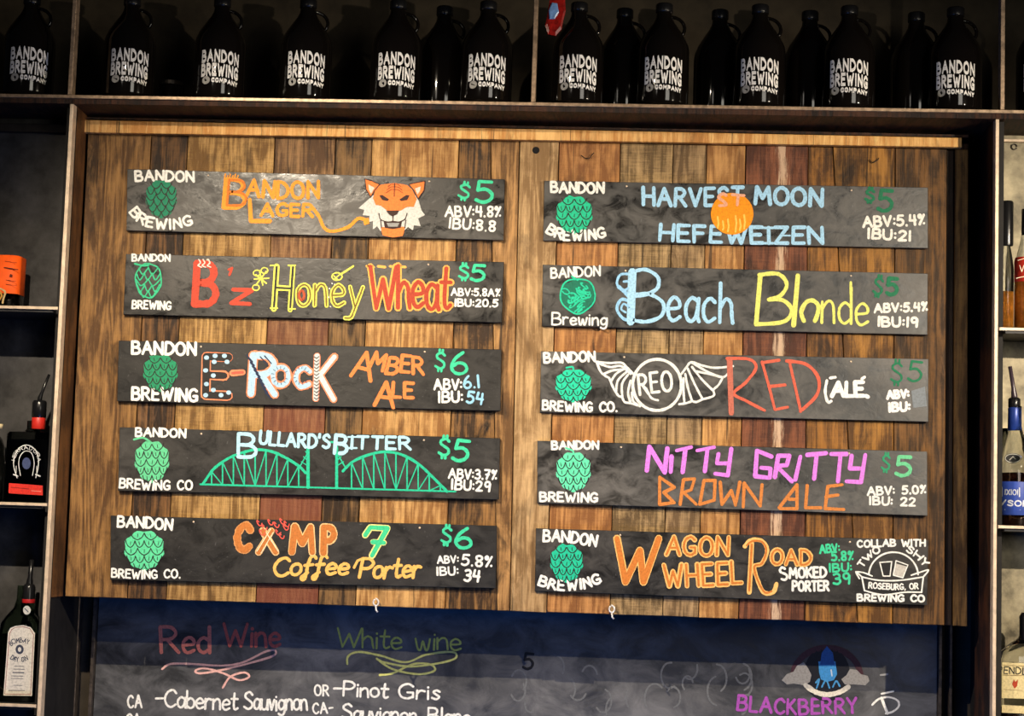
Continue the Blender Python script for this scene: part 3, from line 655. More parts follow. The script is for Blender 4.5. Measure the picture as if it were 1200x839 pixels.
k.text('$', [(1044, 448), (1057, 449)], 24, 2.4, DG, name=PN); k.text('5', [(1064, 446), (1079, 448)], 23, 2.8, DG, name=PN)
k.text('ABV:', [(1040, 467), (1065, 465)], 8.5, 3, WB); k.text('IBU:', [(1042, 482), (1066, 481)], 9.5, 3, WB)
k.fill([(1068, 458), (1084, 453), (1086, 476), (1070, 478)], (128, 136, 142), 1, 'chalk_smear')
k.build(o)
# --- brown ale
o, k = sign([(629.6, 516.4), (1086.6, 529), (1087, 604.4), (629.4, 589.4)], 'chalkboard for a brown ale in angular violet and orange letters', 9, .15, .28, .55)
k.text('BANDON', [(647, 526.5), (701, 526)], 9, 2.5, W2); k.text('BREWING', [(633, 587), (700, 588)], 10, 2.5, W2)
hop(k, 672, 553, 20, 23, (98, 226, 176), 'leaf', [(671, 528), (663, 525)])
VI = (224, 130, 232)
k.text('N', [(758, 551), (779, 553)], 28, 5, VI)
k.line([(787, 535), (786, 553)], 5, VI); k.line([(793, 528), (810, 524)], 4.4, VI); k.line([(803, 528), (800, 553)], 5, VI)
k.line([(817, 528), (837, 524)], 4.4, VI); k.line([(829, 527), (826, 552)], 5, VI)
for p_ in ([(842, 532), (840, 543), (853, 543)], [(857, 526), (853, 557), (838, 555)]): k.line(p_, 4.6, VI)
for p_ in ([(904, 535), (887, 528), (885, 558), (902, 560), (903, 549), (892, 548)], [(908, 559), (912, 534), (925, 534), (922, 545), (910, 546), (928, 564)], [(938, 535), (932, 562)], [(946, 533), (968, 531)], [(957, 533), (954, 561)],
           [(974, 532), (992, 532)], [(985, 533), (982, 564)], [(998, 534), (996, 549), (1008, 549)], [(1014, 533), (1009, 565), (992, 564)]): k.line(p_, 5, VI)
OB = (208, 128, 60)
for p_ in ([(773, 591), (773, 559), (790, 571), (778, 577), (790, 589), (773, 591)], [(797, 591), (801, 562), (814, 561), (810, 574), (801, 577), (816, 591)], [(820, 591), (825, 563), (838, 563), (837, 586), (820, 591)],
           [(844, 565), (846, 591), (857, 575), (862, 592), (867, 565)], [(871, 594), (872, 566), (891, 593), (893, 568)], [(913, 595), (934, 568), (934, 596), (914, 596)], [(925, 585), (934, 585)], [(946, 569), (944, 595), (962, 595)], [(987, 568), (970, 570), (967, 596), (989, 597)], [(968, 582), (982, 580)]):
    k.line(p_, 3.8, OB)
k.text('$', [(1033, 551), (1042, 552)], 18, 2.4, (44, 150, 106), name=PN); k.text('5', [(1050, 557), (1067, 558)], 22, 4, (106, 204, 148), name=PN)
k.text('ABV: 5.0%', [(1017, 580), (1085, 578)], 9, 2.3, W2); k.text('IBU: 22', [(1019, 591), (1072, 593)], 9, 2.3, W2)
k.build(o)
# --- smoked porter
o, k = sign([(628, 619), (1088, 633), (1086.6, 709.4), (626.6, 692.6)], 'chalkboard for a smoked porter with a white emblem of two glasses at right', 10, .10, .36, .6)
k.text('BANDON', [(637, 634), (665, 635), (698, 640)], 12.5, 2.7, W2)
k.text('BREWING', [(631, 685), (646, 690), (666, 692), (688, 689), (705, 682)], 11, 2.7, W2)
hop(k, 664, 660, 19, 22, (24, 192, 150), 'leaf', [(659, 638)])
WO = (246, 192, 112); WI = (206, 122, 48)
k.line([(723, 631), (733, 682), (750, 645), (754, 682), (772, 631)], 9.5, WO, 1); k.line([(723, 631), (733, 682), (750, 645), (754, 682), (772, 631)], 6.2, WI, 2)
k.text('AGON', [(781, 650), (853, 651)], 21, 5.6, WO, inner=WI, iw=2.6)
k.text('WHEEL', [(779, 687), (815, 686), (869, 683)], 25, 6, WO, inner=WI, iw=2.8)
k.curve([(873, 640), (880, 633), (893, 634), (899, 645), (893, 660), (884, 664), (888, 680), (895, 694), (906, 694), (910, 684)], 5, WO, 1); k.line([(881, 636), (878, 694)], 5.4, WO, 1)
k.curve([(875, 639), (882, 634), (893, 635), (898, 645), (893, 660), (884, 664), (888, 680), (896, 694), (904, 693)], 2.4, WI, 2); k.line([(881, 638), (878, 692)], 2.6, WI, 2)
k.text('OAD', [(904, 661), (950, 662)], 17, 5.4, WO, inner=WI, iw=2.4)
k.text('SMOKED', [(916, 679), (925, 677), (968, 676)], 11.5, 2.6, W2, first=1.3); k.text('PORTER', [(929, 692), (971, 692)], 11, 2.6, W2)
G4 = (62, 208, 154)
k.text('ABV:', [(961, 648), (984, 646)], 9, 2.2, G4, name=PN); k.text('5.8%', [(975, 657), (1000, 656)], 10, 2.3, G4, name=PN)
k.text('IBU:', [(972, 670), (998, 669)], 9, 2.2, G4, name=PN); k.text('39', [(977, 684), (996, 684)], 12, 2.4, G4, name=PN)
EN = 'emblem_drawing'
k.text('COLLAB WITH', [(1005, 641), (1045, 640), (1084, 640)], 7.5, 2, W2, name=EN)
k.text('TWO', [(1011, 665), (1019, 654), (1032, 646)], 7.5, 1.9, W2, name=EN); k.text('SHY', [(1062, 646), (1074, 653), (1083, 664)], 7.5, 1.9, W2, name=EN)
k.line([(1047+29*math.cos(t), 675+28*math.sin(t)) for t in np.linspace(math.pi*1.02, math.pi*1.98, 22)], 2, W2, 1, EN)
k.fill([(1032, 660), (1045, 659), (1044, 674), (1035, 675)], BK, 2, EN); k.line([(1031, 659), (1045, 658), (1043, 675), (1035, 675), (1031, 659)], 1.3, W2, 3, EN)
k.fill([(1049, 660), (1063, 664), (1057, 677), (1046, 673)], (196, 192, 182), 2, EN); k.line([(1050, 657), (1064, 662), (1058, 677), (1047, 674), (1050, 657)], 1.3, W2, 3, EN)
for p_ in ([(1010, 676), (1030, 680), (1055, 680), (1082, 676)], [(1013, 692), (1035, 697), (1060, 694), (1080, 694)], [(1010, 676), (1013, 692)], [(1082, 676), (1080, 694)], [(1010, 676), (1003, 670), (1007, 678)], [(1004, 670), (1012, 671), (1022, 675)], [(1082, 676), (1088, 668), (1077, 671), (1068, 674)]):
    k.curve(p_, 1.8, W2, 1, EN)
k.text('ROSEBURG, OR', [(1018, 689), (1046, 691), (1076, 690)], 6.5, 1.5, W2, name=EN)
k.text('BREWING CO', [(1005, 704), (1083, 705)], 7.5, 2.1, W2, name=EN)
k.build(o)
# ------------------------------------------------------------------ big chalkboard below
YC = .22
cb = thing('wall_chalkboard', (0, YC, Z0-.35), 'large dusty chalkboard with the wine list, hanging below the wooden panel', 'chalkboard')
x0 = P(113, 760, YC).x; x1 = P(1098, 820, YC).x
MB().box((x0, YC, Z0-.95), (x1, YC+.02, Z0+.16), .001).build('board', board_mat('slate_paint', 12.4, (.026, .027, .029), .16, .42, .62, .55, (.95, .96, 1.0), .4), cb)
for xa, xb in ((x0-.010, x0-.001), (x0-.058, x0-.048), (x1+.001, x1+.010), (x1+.03, x1+.038)):
    MB().box((xa, YC-.02, Z0-.95), (xb, YC+.02, Z0+.16), .001).build('frame_strip', plain('worn_brown_steel', (.10, .08, .065, 1), .4, .6, .5, .5, 50, .3), cb)
k = Ink(lambda x, y, l: P(x, y, YC-.0004-.0005*l))
RW = (222, 128, 112); YW = (196, 200, 96)
k.text('Red', [(189, 765), (246, 765)], 30, 3.6, RW, gap=.14); k.text('Wine', [(262, 757), (328, 758)], 26, 3.4, (196, 96, 84), gap=.14)
k.text('White wine', [(394, 758), (460, 760), (540, 762)], 22, 2.2, YW, gap=.1)
fl = [(190, 784), (200, 778), (225, 778), (260, 780), (285, 776), (310, 764), (322, 762), (321, 768), (300, 775), (260, 785), (235, 789), (229, 786), (240, 783), (262, 789), (280, 797), (292, 793), (286, 788), (270, 793), (261, 806)]
k.curve(fl, 2.4, (226, 176, 166), 1, 'flourish')
fy = [(407, 778), (408, 769), (420, 764), (445, 768), (475, 776), (500, 767), (530, 764), (534, 771), (515, 777), (480, 781), (450, 776), (442, 772), (460, 784), (490, 790), (509, 786), (505, 779), (485, 778), (460, 789), (445, 791)]
k.curve(fy, 2.4, (206, 208, 120), 1, 'flourish')
k.text('CA', [(150, 829), (166, 829)], 14, 2.2, W2); k.text('-Cabernet', [(182, 828), (240, 831), (278, 832)], 20, 2.4, W2, gap=.12); k.text('Sauvignon', [(286, 830), (320, 832), (360, 832)], 20, 2.4, W2, gap=.1)
k.text('OR', [(369, 815), (385, 815)], 12, 2, W2); k.text('-Pinot', [(391, 814), (454, 818)], 17, 2.4, W2, gap=.12); k.text('Gris', [(467, 818), (515, 820)], 17, 2.4, W2, gap=.14)
k.text('CA-', [(367, 836), (390, 835)], 12, 2, W2); k.text('Sauvignon', [(401, 842), (488, 846)], 17, 2.4, W2, gap=.12); k.text('Blanc', [(502, 846), (550, 848)], 17, 2.4, W2, gap=.12)
k.text('CA', [(148, 850), (164, 850)], 13, 2.2, W2)
k.text('5', [(613, 784), (624, 785)], 18, 3, (14, 14, 16))
CG = (168, 164, 156); LN = 'cloud_logo_drawing'
k.line([(969+40*math.cos(t), 795+36*math.sin(t)) for t in np.linspace(math.pi, 2*math.pi, 20)], 7, (74, 40, 50), 1, LN)
k.fill([(969+27*math.cos(t), 790+32*math.sin(t)) for t in np.linspace(0, 6.28, 30, endpoint=False)], (22, 24, 34), 1, LN)
k.fill([(959, 775), (979, 775), (981, 790), (977, 797), (969, 799), (962, 796), (960, 788)], (70, 160, 224), 3, LN); k.fill([(961, 779), (963, 765), (969, 757), (976, 765), (978, 779)], (36, 96, 168), 3, LN)
k.line([(974, 785), (975, 792)], 1.6, (220, 236, 246), 4, LN)
for p_ in ([(956, 800), (960, 796), (957, 806)], [(963, 805), (968, 797), (972, 806)], [(976, 805), (980, 798), (984, 804)]): k.curve(p_, 2, (84, 170, 226), 3, LN)
k.fill([(916, 797), (922, 790), (930, 787), (934, 780), (942, 776), (947, 783), (951, 791), (949, 799), (942, 803), (930, 801), (922, 802)], CG, 3, LN)
k.fill([(986, 796), (992, 791), (996, 784), (1004, 785), (1009, 790), (1017, 792), (1019, 798), (1014, 803), (1000, 802), (990, 802)], CG, 3, LN)
k.curve([(944, 803), (956, 811), (970, 814), (984, 811), (994, 805)], 6, (222, 216, 200), 3, LN)
k.text('BLACKBERRY', [(864, 832), (930, 837), (1004, 835)], 17, 3, (168, 78, 176))
k.curve([(1022, 826), (1030, 819), (1042, 817), (1052, 821), (1053, 828), (1046, 834), (1038, 836)], 2.4, W2); k.line([(1033, 818), (1040, 836)], 3.4, W2); k.line([(1033, 813), (1047, 810)], 2.4, W2); k.line([(1032, 791), (1040, 790)], 2, (180, 180, 176))
for i in range(22):                         # ghosts of wiped-off chalk
    gx = rnd.uniform(560, 900); gy = rnd.uniform(775, 832); r_ = rnd.uniform(8, 18); a0 = rnd.uniform(0, 6)
    k.curve([(gx+r_*.7*math.cos(a0+t), gy+r_*math.sin(a0+t)) for t in np.linspace(0, rnd.uniform(1.5, 4), 7)], 2.2, (104, 106, 108), 0, 'wiped_chalk')
k.build(cb)
# ------------------------------------------------------------------ steel shelving around the panel
YF = -.15; YB = .25
XL = -1.2205; XR = 1.259
shelf_z = P(600, 121, YF).z
top_z = Z0+2.02; zb_ = Z0-1.0
bronze = plain('bronzed_steel', (.40, .28, .18, 1), .42, .4, .5, .4, 60, .2)
_tn = [0]
def trim(mb, mat):
    _tn[0] += 1; return struct(mb.build('trim_%d' % _tn[0], mat))
def post(x, za, zb, w_=.0095, mat=steel): trim(MB().box((x-w_/2, YF-.002, za), (x+w_/2, YF+.03, zb), .001), mat)
for x in (XL, XR): post(x, zb_, shelf_z-.022)
for px in (84.5, 626.5, 1175): post(P(px, 60, YF).x, shelf_z+.0038, top_z, .011, bronze)
def shelf(xa, xb, z, yb, label, mat, em, ea=None, eb=None, th=.014, up=.001, dn=.007):
    o = thing('metal_shelf', ((xa+xb)/2, (YF+yb)/2, z-th), label, 'shelf')
    MB().box((xa, YF+.0040, z-th), (xb, yb, z), .0005).build('shelf_board', mat, o)
    MB().box((ea or xa, YF-.003, z-dn), (eb or xb, YF+.0035, z+up), .0008).build('front_edge', em, o)
shelf(-2.3, 2.3, shelf_z, YB-.001, 'long top shelf with worn bronze front edge that carries the black growlers', brownboard, bronze, th=.020, up=.003, dn=.006)
trim(MB().box((-2.3, YF, top_z+.001), (2.3, YB, top_z+.02)), brownboard)
struct(MB().box((-2.3, YB, zb_), (2.3, YB+.012, top_z+.02)).build('wall_bar', plaster))
MB().quadbox([P(98, 137, -.012), P(1135, 158, -.012), P(1135, 161, -.012), P(98, 139.5, -.012)], .012).build('fascia_board', brownboard, panel)
sb = wood('side_board', srgb(58, 34, 16), srgb(122, 80, 42), 51, knots=.6)
a_, b_ = XL+.006, xz(seams[0], PT)-.004; bb = xz(seams[0], PB)-.004
mb = MB(); mb.v = [Vector(p) for p in ((a_, YF+.032, PB), (bb, -.004, PB), (bb-.012, .03, PB), (a_-.02, .03, PB), (a_, YF+.032, shelf_z-.021), (b_, -.004, shelf_z-.021), (b_-.012, .03, shelf_z-.021), (a_-.02, .03, shelf_z-.021))]
mb.f = [(0, 1, 5, 4), (1, 2, 6, 5), (2, 3, 7, 6), (3, 0, 4, 7), (0, 3, 2, 1), (4, 5, 6, 7)]; trim(mb, sb)
pbl = plain('black_painted_board', (.012, .011, .011, 1), .7, 0, .3, .3, 20)
for xa, xb in ((XL-.022, XL-.010), (XR+.012, XR+.024)): trim(MB().box((xa, YF+.031, zb_), (xb, YB-.001, shelf_z-.021)), pbl)
trim(MB().box((XR-.006, YF+.032, zb_), (XR+.010, .09, shelf_z-.021)), brownboard)
YS = .045
struct(MB().box((-2.3, YS, zb_), (XL-.023, YS+.012, shelf_z-.021)).build('wall_left', greyboard))
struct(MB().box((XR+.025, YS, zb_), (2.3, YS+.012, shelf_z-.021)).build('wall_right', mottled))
sheet = plain('shelf_black', (.02, .02, .022, 1), .5, .2, .5, .2, 30)
LZ = [P(0, 358.5, YF).z, P(0, 588.5, YF).z, P(0, 824.5, YF).z]; RZ = [P(1190, 384.5, YF).z, P(1190, 616.5, YF).z, P(1190, 851, YF).z]
for z, l in zip(LZ, ('upper', 'middle', 'lower')): shelf(-2.3, XL-.023, z, YS-.001, l+' dark shelf with thin bright edge in the left bottle bay', sheet, steel, None, XL-.008)
for z, l in zip(RZ, ('upper', 'middle', 'lower')): shelf(XR+.025, 2.3, z, YS-.001, l+' dark shelf with thin bright edge in the right bottle bay', sheet, steel, XR+.008, None)
zz = P(1190, 165, YS-.012).z
trim(MB().box((XR+.026, YS-.014, zz-.003), (2.3, YS-.001, zz+.004), .0005), steel)
zz = P(30, 150, YS-.012).z
trim(MB().box((-2.3, YS-.018, zz-.012), (XL-.024, YS-.001, zz+.012), .001), dsteel)
mb = MB(); c_ = P(1188.5, 172, YS-.003)
mb.tube([c_+Vector((.0075*math.cos(t), 0, .0075*math.sin(t))) for t in np.linspace(0, 5.9, 14)], .0016, 6)
tag(mb.build('steel_ring', dsteel), 'small dark ring on the back wall of the right bottle bay', 'ring')
# ------------------------------------------------------------------ growlers
GS = 1.1
GP = [(0, 0), (.046, 0), (.0555, .003), (.0605, .009), (.0625, .018), (.0625, .150), (.0605, .164), (.053, .182), (.040, .203), (.027, .222), (.0205, .235), (.0188, .246), (.0188, .254)]
def growler(x, y, label, sticker=True, group=None):
    e = 1.0 if sticker else 1.055
    o = thing('growler', (x, y, shelf_z), label, 'growler', group)
    c = (x, y, shelf_z)
    body = MB().lathe([(a*1.12, b*GS*e) for a, b in GP], 36, c); hp = []
    for t in np.linspace(0, 1, 12):
        a = math.pi*(.5-1.05*t); hp.append(Vector((x+.022+.034*math.cos(a), y, shelf_z+.236*e+.027*math.sin(a)-.011*t)))
    hp = [Vector((x+.014, y, shelf_z+.263*e))]+hp+[Vector((x+.034, y, shelf_z+.208*e))]
    body.build('bottle_body', amber, o, c, True)
    MB().tube(hp, .0048, 8).build('finger_loop', amber, o, smooth=True)
    MB().lathe([(a, b*e) for a, b in ((.0, .274), (.0228, .274), (.0235, .277), (.0235, .295), (.021, .298), (0, .299))], 24, c).build('cap', black, o, c, True)
    if sticker:
        rot = math.atan2(-(CY-y), -(CX-x)) if False else math.atan2(CY-y, CX-x)+.02
        def mp(u, v, l):
            ang = rot+u*.80; vv = v+.045*(1-u*u)-.03*u
            r = .0703+.0002*l
            return Vector((x+r*math.cos(ang), y+r*math.sin(ang), shelf_z+.041+.089*(vv)))
        k = Ink(mp); GW = (250, 248, 244)
        def tt(s_, u0, u1, v0, h, w_, name='print'):
            adv = [GL[q][0]*.8 for q in s_]; g = .30; tot = sum(adv)+g*(len(s_)-1); sx = (u1-u0)/tot; xx = 0
            for q, ad in zip(s_, adv):
                for st in strokes(GL[q][1]):
                    k_ = [(u0+(xx+gx*.8)*sx, v0+gy*h) for gx, gy in st]
                    # ribbons with equal stroke in both directions: width in u units
                    V, F = k.g(name, GW)
                    for i in range(len(k_)-1):
                        a = np.array(k_[i])*(1, .62); b = np.array(k_[i+1])*(1, .62); d = b-a; L = np.hypot(*d)
                        if L < 1e-6: continue
                        d /= L; nn = np.array((-d[1], d[0])); a = a-d*w_*.45; b = b+d*w_*.45; n = len(V)
                        for pt in (a+nn*w_/2, a-nn*w_/2, b-nn*w_/2, b+nn*w_/2): V.append((pt[0], pt[1]/.62, 1))
                        F.append((n, n+1, n+2, n+3))
                xx += ad+g
        tt('BANDON', -.94, .94, .68, .31, .062); tt('BREWING', -.94, .94, .25, .31, .062); tt('COMPANY', -.38, .92, .03, .10, .035)
        V, F = k.g('print', (170, 168, 162)); n = len(V)
        for t in np.linspace(0, 6.28, 16, endpoint=False): V.append((-.68+.21*math.cos(t), .08+.125*math.sin(t), 1))
        F.append(tuple(range(n, n+16)))
        k.build(o)
    return o
desc = ['leftmost, left of the left steel post', 'first right of the left steel post', 'second right of the left steel post', 'third right of the left steel post',
        'second left of the middle steel post', 'directly left of the middle steel post', 'with red tag, directly right of middle post', 'second right of the middle steel post',
        'third right of the middle steel post', 'second left of the right steel post', 'directly left of the right steel post', 'cut by the right photo edge']
for (px, py), d in zip([(32, 103), (150, 104), (256, 108), (357, 112), (463, 115), (569, 118), (676, 119), (776, 122), (889, 125), (994, 126), (1119, 127), (1222, 128)], desc):
    growler(P(px, py, -.075).x, -.075, 'printed black growler, '+d, True, 'growlers on the top shelf')
for px, d in ((518, 'left of the middle post'), (730, 'first right of the middle post'), (842, 'second right of the middle post'), (948, 'second left of the right post'), (1073, 'nearest the right post')):
    growler(P(px, 110, .035).x, .035, 'unprinted back-row growler, '+d, False, 'plain growlers in the back row')
j = P(200, 104, .08); o = thing('dark_jar', (j.x, .08, shelf_z), 'short dark jar behind the first two growlers right of the left post', 'jar')
MB().lathe([(0, 0), (.030, 0), (.033, .004), (.033, .084), (.031, .088)], 24, (j.x, .08, shelf_z)).build('jar_body', amber, o, smooth=True)
MB().lathe([(.0, .088), (.034, .088), (.0345, .091), (.0345, .098), (.0335, .0995), (0, .0995)], 24, (j.x, .08, shelf_z)).build('lid', dsteel, o, smooth=False)
# red and blue tag hanging at the growler's neck
tg = P(651, 20, -.135); o = thing('hanging_tag', (tg.x, -.135, tg.z), 'glossy red and light blue tag hanging from the growler right of the middle post', 'tag')
def blob(pts, y0, th, name, mat):
    mb = MB(); n = len(pts); f = [P(px, py, y0) for px, py in pts]; cc = sum(f, Vector())/n
    mb.v = [cc+(p-cc)*.8+Vector((0, -th*.3, 0)) for p in f]+f+[p+Vector((0, th, 0)) for p in f]
    mb.f = [tuple(range(n))[::-1]]+[(i, (i+1) % n, n+(i+1) % n, n+i) for i in range(n)]+[(n+i, n+(i+1) % n, 2*n+(i+1) % n, 2*n+i) for i in range(n)]+[tuple(2*n+i for i in range(n))]
    return mb.build(name, mat, o)
blob([(644, 1), (652, -6), (662, -2), (663, 12), (660, 24), (658, 34), (651, 42), (642, 40), (639, 30), (642, 14)], -.135, .006, 'tag_body', plain('red_gloss', srgb(150, 24, 18), .25, 0, .5, .5, 60))
blob([(643, 12), (647, 3), (653, 4), (655, 14), (650, 22), (644, 22)], -.142, .005, 'blue_patch', plain('blue_gloss', srgb(120, 160, 214), .3, 0, .5, .3, 60))
# ------------------------------------------------------------------ liquor bottles
def glass(name, col, rough=.03, trans=1.0):
    m, nt, b = newmat(name); b.inputs['Base Color'].default_value = col; b.inputs['Roughness'].default_value = rough
    b.inputs['Transmission Weight'].default_value = trans; b.inputs['IOR'].default_value = 1.45; return m
clear = glass('clear_glass', (.93, .96, .92, 1)); smoke = glass('dark_glass', (.10, .11, .10, 1)); green = glass('dark_green_glass', (.16, .24, .16, 1))
whisky = glass('amber_whisky', (.85, .34, .05, 1)); cognac = plain('dark_brown_brandy', (.028, .008, .004, 1), .12)
def pourer(o, x, y, z, lean, h, mat=black, r=.0042):
    MB().tube([(x, y, z-.004), (x, y, z+.006), (x+lean*.25, y, z+h*.35), (x+lean, y, z+h)], [r*1.6, r*1.5, r, r*.9], 10).build('pour_spout', mat, o, smooth=True)
# square black tequila bottle with horseshoe print (left, middle shelf)
YBt = -.065
sc = (P(60, 540, YBt).x-P(4, 540, YBt).x)
zt = LZ[1]; xm = P(32, 560, YBt-.03).x
o = thing('liquor_bottle', (xm, YBt, zt), 'square dark bottle with white horseshoe print and red label, left bay middle shelf', 'bottle')
z_ = lambda py, y=YBt-.04: P(32, py, y).z
hb = z_(506)-zt
MB().lathe([(0, 0), (.061, 0), (.064, .004), (.064, hb-.006), (.060, hb), (.022, hb+.004), (.0165, hb+.010), (.0165, hb+.032)], 32, (xm, YBt, zt), 1, .62, n_pow=7).build('bottle_body', smoke, o, smooth=False)
MB().lathe([(0, .003), (.057, .003), (.057, hb-.02), (0, hb-.019)], 32, (xm, YBt, zt), 1, .58, n_pow=7).build('liquid', plain('dark_liquid', (.006, .008, .012, 1), .2), o)
xn = P(40, 490, YBt).x
MB().lathe([(.0172, hb+.010), (.0185, hb+.012), (.0185, hb+.040), (.0172, hb+.042)], 20, (xm+.013, YBt, zt)).build('neck_band', plain('red_label', srgb(206, 44, 34), .45), o, smooth=True)
MB().lathe([(.0165, hb+.040), (.0195, hb+.043), (.0195, hb+.082), (.016, hb+.088), (0, hb+.09)], 20, (xm+.013, YBt, zt)).build('cap', black, o, smooth=True)
pourer(o, xm+.013, YBt, zt+hb+.088, .022, .072)
yf = YBt-.62*.064-.0006
k = Ink(lambda x, y, l: P(x, y, yf-.0002*l)); PW = (214, 214, 210); HN = 'horseshoe_print_and_reflection'
hs = [(20, 560), (16, 545), (18, 532), (24, 524), (31, 521.5), (38, 524), (44, 532), (45, 545), (42, 560)]
k.curve(hs, 1.0, PW, 1, HN); hs2 = [(24, 557), (22, 545), (23, 536), (27, 530), (31, 528.5), (36, 530), (39, 536), (40, 545), (38, 557)]
k.curve(hs2, .9, PW, 1, HN)
k.text('HERRADURA', [(17.5, 540), (19, 533), (24, 528), (31, 526), (38, 528), (43, 534), (44, 541)], 3.8, .55, PW, name=HN)
for s_ in (-1, 1): k.line([(31+s_*13-2, 556), (31+s_*13+3, 558)], 1.4, PW, 1, HN); k.line([(31+s_*12, 546), (31+s_*12, 554)], .7, PW, 1, HN)
k.fill([(31+5*math.cos(t), 543+7*math.sin(t)) for t in np.linspace(0, 6.28, 12, endpoint=False)], (66, 78, 116), 1, HN)  # blue oval: a reflection on the glass, painted inside the printed horseshoe
k.fill([(10.5, 566), (50, 569), (50, 580.5), (10, 578)], (216, 50, 40), 1, 'red_label'); k.line([(13, 571), (34, 573)], .7, (120, 20, 20), 2, 'red_label'); k.line([(37, 575), (48, 576)], .6, (240, 180, 170), 2, 'red_label')
k.build(o)
# neighbour, mostly out of the frame
xq = P(-13, 560, YBt).x
o = thing('liquor_bottle', (xq, YBt, zt), 'bottle cut off by the left edge, beside the horseshoe bottle', 'bottle')
MB().lathe([(0, 0), (.036, 0), (.038, .003), (.038, .150), (.03, .172), (.015, .190), (.014, .215)], 28, (xq, YBt, zt)).build('bottle_body', smoke, o, smooth=True)
MB().lathe([(.015, .20), (.030, .20), (.030, .213), (0, .214)], 24, (xq, YBt, zt)).build('cap', plain('cream_cap', srgb(214, 196, 156), .4), o, smooth=True)
# orange labelled squat bottle
xo = P(8, 330, YBt).x; zo = LZ[0]
o = thing('squat_bottle', (xo, YBt, zo), 'squat dark bottle with bright orange label, left bay upper shelf', 'bottle')
ho = P(12, 300, YBt-.04).z-zo
MB().lathe([(0, 0), (.040, 0), (.043, .003), (.043, ho-.004), (.039, ho), (0, ho+.001)], 32, (xo, YBt, zo), n_pow=4).build('bottle_body', smoke, o, smooth=True)
MB().lathe([(.0436, .040), (.0440, .042), (.0440, ho+.001), (.040, ho+.003), (0, ho+.0032)], 32, (xo, YBt, zo), n_pow=4).build('orange_label', plain('orange_paper', srgb(250, 92, 16), .6, 0, .3, .12, 40), o, smooth=True)
yo = YBt-.0452
k = Ink(lambda x, y, l: P(x, y, yo-.0003*l)); BO = (96, 34, 10)

k.line([(5, 313.5), (21, 316)], 1.3, BO, 1, 'print'); k.line([(6, 306), (20, 308)], .5, BO, 1, 'print'); k.line([(7, 328), (19, 330)], .6, BO, 1, 'print'); k.line([(7, 333), (20, 335)], .5, BO, 1, 'print')
k.fill([(12, 321), (15, 322), (14, 325), (11, 324)], BO, 1, 'print')
k.curve([(0, 338), (6, 342), (4, 350), (3, 355)], 2.2, (200, 170, 120), 1, 'gold_print'); k.curve([(-2, 340), (2, 346), (-2, 353)], 2, (190, 140, 60), 1, 'gold_print')
k.build(o)
# gin
zg = LZ[2]; xg = P(22, 780, YBt).x
o = thing('liquor_bottle', (xg, YBt, zg), 'clear green-tinted gin bottle with tall white arched label, lower left shelf', 'bottle')
zq = lambda py: P(22, py, YBt).z-zg
MB().lathe([(0, 0), (.050, 0), (.0535, .004), (.0535, zq(742)), (.050, zq(730)), (.038, zq(722)), (.020, zq(712)), (.0145, zq(702)), (.0135, zq(686))], 32, (xg, YBt, zg), 1, .66, n_pow=5).build('bottle_body', green, o, smooth=True)
MB().lathe([(0, .003), (.048, .004), (.048, zq(744)), (.0, zq(740))], 32, (xg, YBt, zg), 1, .62, n_pow=5).build('liquid', plain('dark_liquid', (.012, .02, .014, 1), .2), o, smooth=True)
xn = xg+.017
MB().lathe([(.0165, zq(706)), (.0165, zq(688)), (.013, zq(684)), (0, zq(683))], 20, (xn, YBt, zg)).build('cap', black, o, smooth=True)
MB().lathe([(.0172, zq(706)), (.0176, zq(705)), (.0176, zq(702.5)), (.0172, zq(701.5))], 20, (xn, YBt, zg)).build('neck_band', plain('red_label', srgb(176, 30, 34), .4), o, smooth=True)
MB().lathe([(.0172, zq(722)), (.0180, zq(706))], 20, (xn, YBt, zg)).build('neck_sleeve', green, o, smooth=True)
pourer(o, xn, YBt, zg+zq(686), .003, .070, black, .0065)
yg = YBt-.66*.0535-.0008
k = Ink(lambda x, y, l: P(x, y, yg-.0002*l)); LWt = (222, 216, 204)
def arch(g):
    return [(4+g, 815-g), (9.5+g, 741+g), (12+g, 736+g), (18, 733.5+g), (27, 732.5+g), (36-g*.5, 735+g), (41-g, 742+g), (37.5-g, 815.5-g)]
k.fill(arch(0), LWt, 1, 'paper_label'); a_ = arch(1.7); k.line(a_+[a_[0]], .7, (150, 84, 76), 2, 'paper_label')
IK = (60, 66, 84)
k.text('BOMBAY', [(13.5, 757), (17, 754), (26, 752.5), (33, 755)], 5.2, .8, IK, 2, 'paper_label'); k.text('DRY GIN', [(12, 772), (17, 775), (27, 775.5), (33, 773)], 5.2, .8, IK, 2, 'paper_label')
k.fill([(23+4.8*math.cos(t), 761+5.6*math.sin(t)) for t in np.linspace(0, 6.28, 18, endpoint=False)], IK, 2, 'paper_label'); k.fill([(23+2*math.cos(t), 761+2.8*math.sin(t)) for t in np.linspace(0, 6.28, 12, endpoint=False)], LWt, 3, 'paper_label')
for yy, a_, b_ in ((780.5, 17, 28), (784, 16, 29), (788, 15, 28), (792, 13, 27), (795, 13, 27), (803, 16, 26), (809, 10, 29)): k.line([(a_, yy), (b_, yy+.3)], .6 if yy != 788 else 1.2, IK, 2, 'paper_label')
k.fill([(31.5+4.5*math.cos(t), 715+5.2*math.sin(t)) for t in np.linspace(0, 6.28, 14, endpoint=False)], (206, 204, 196), 1, 'seal'); k.line([(29, 713), (33, 717)], 1, IK, 2, 'seal')
k.build(o)
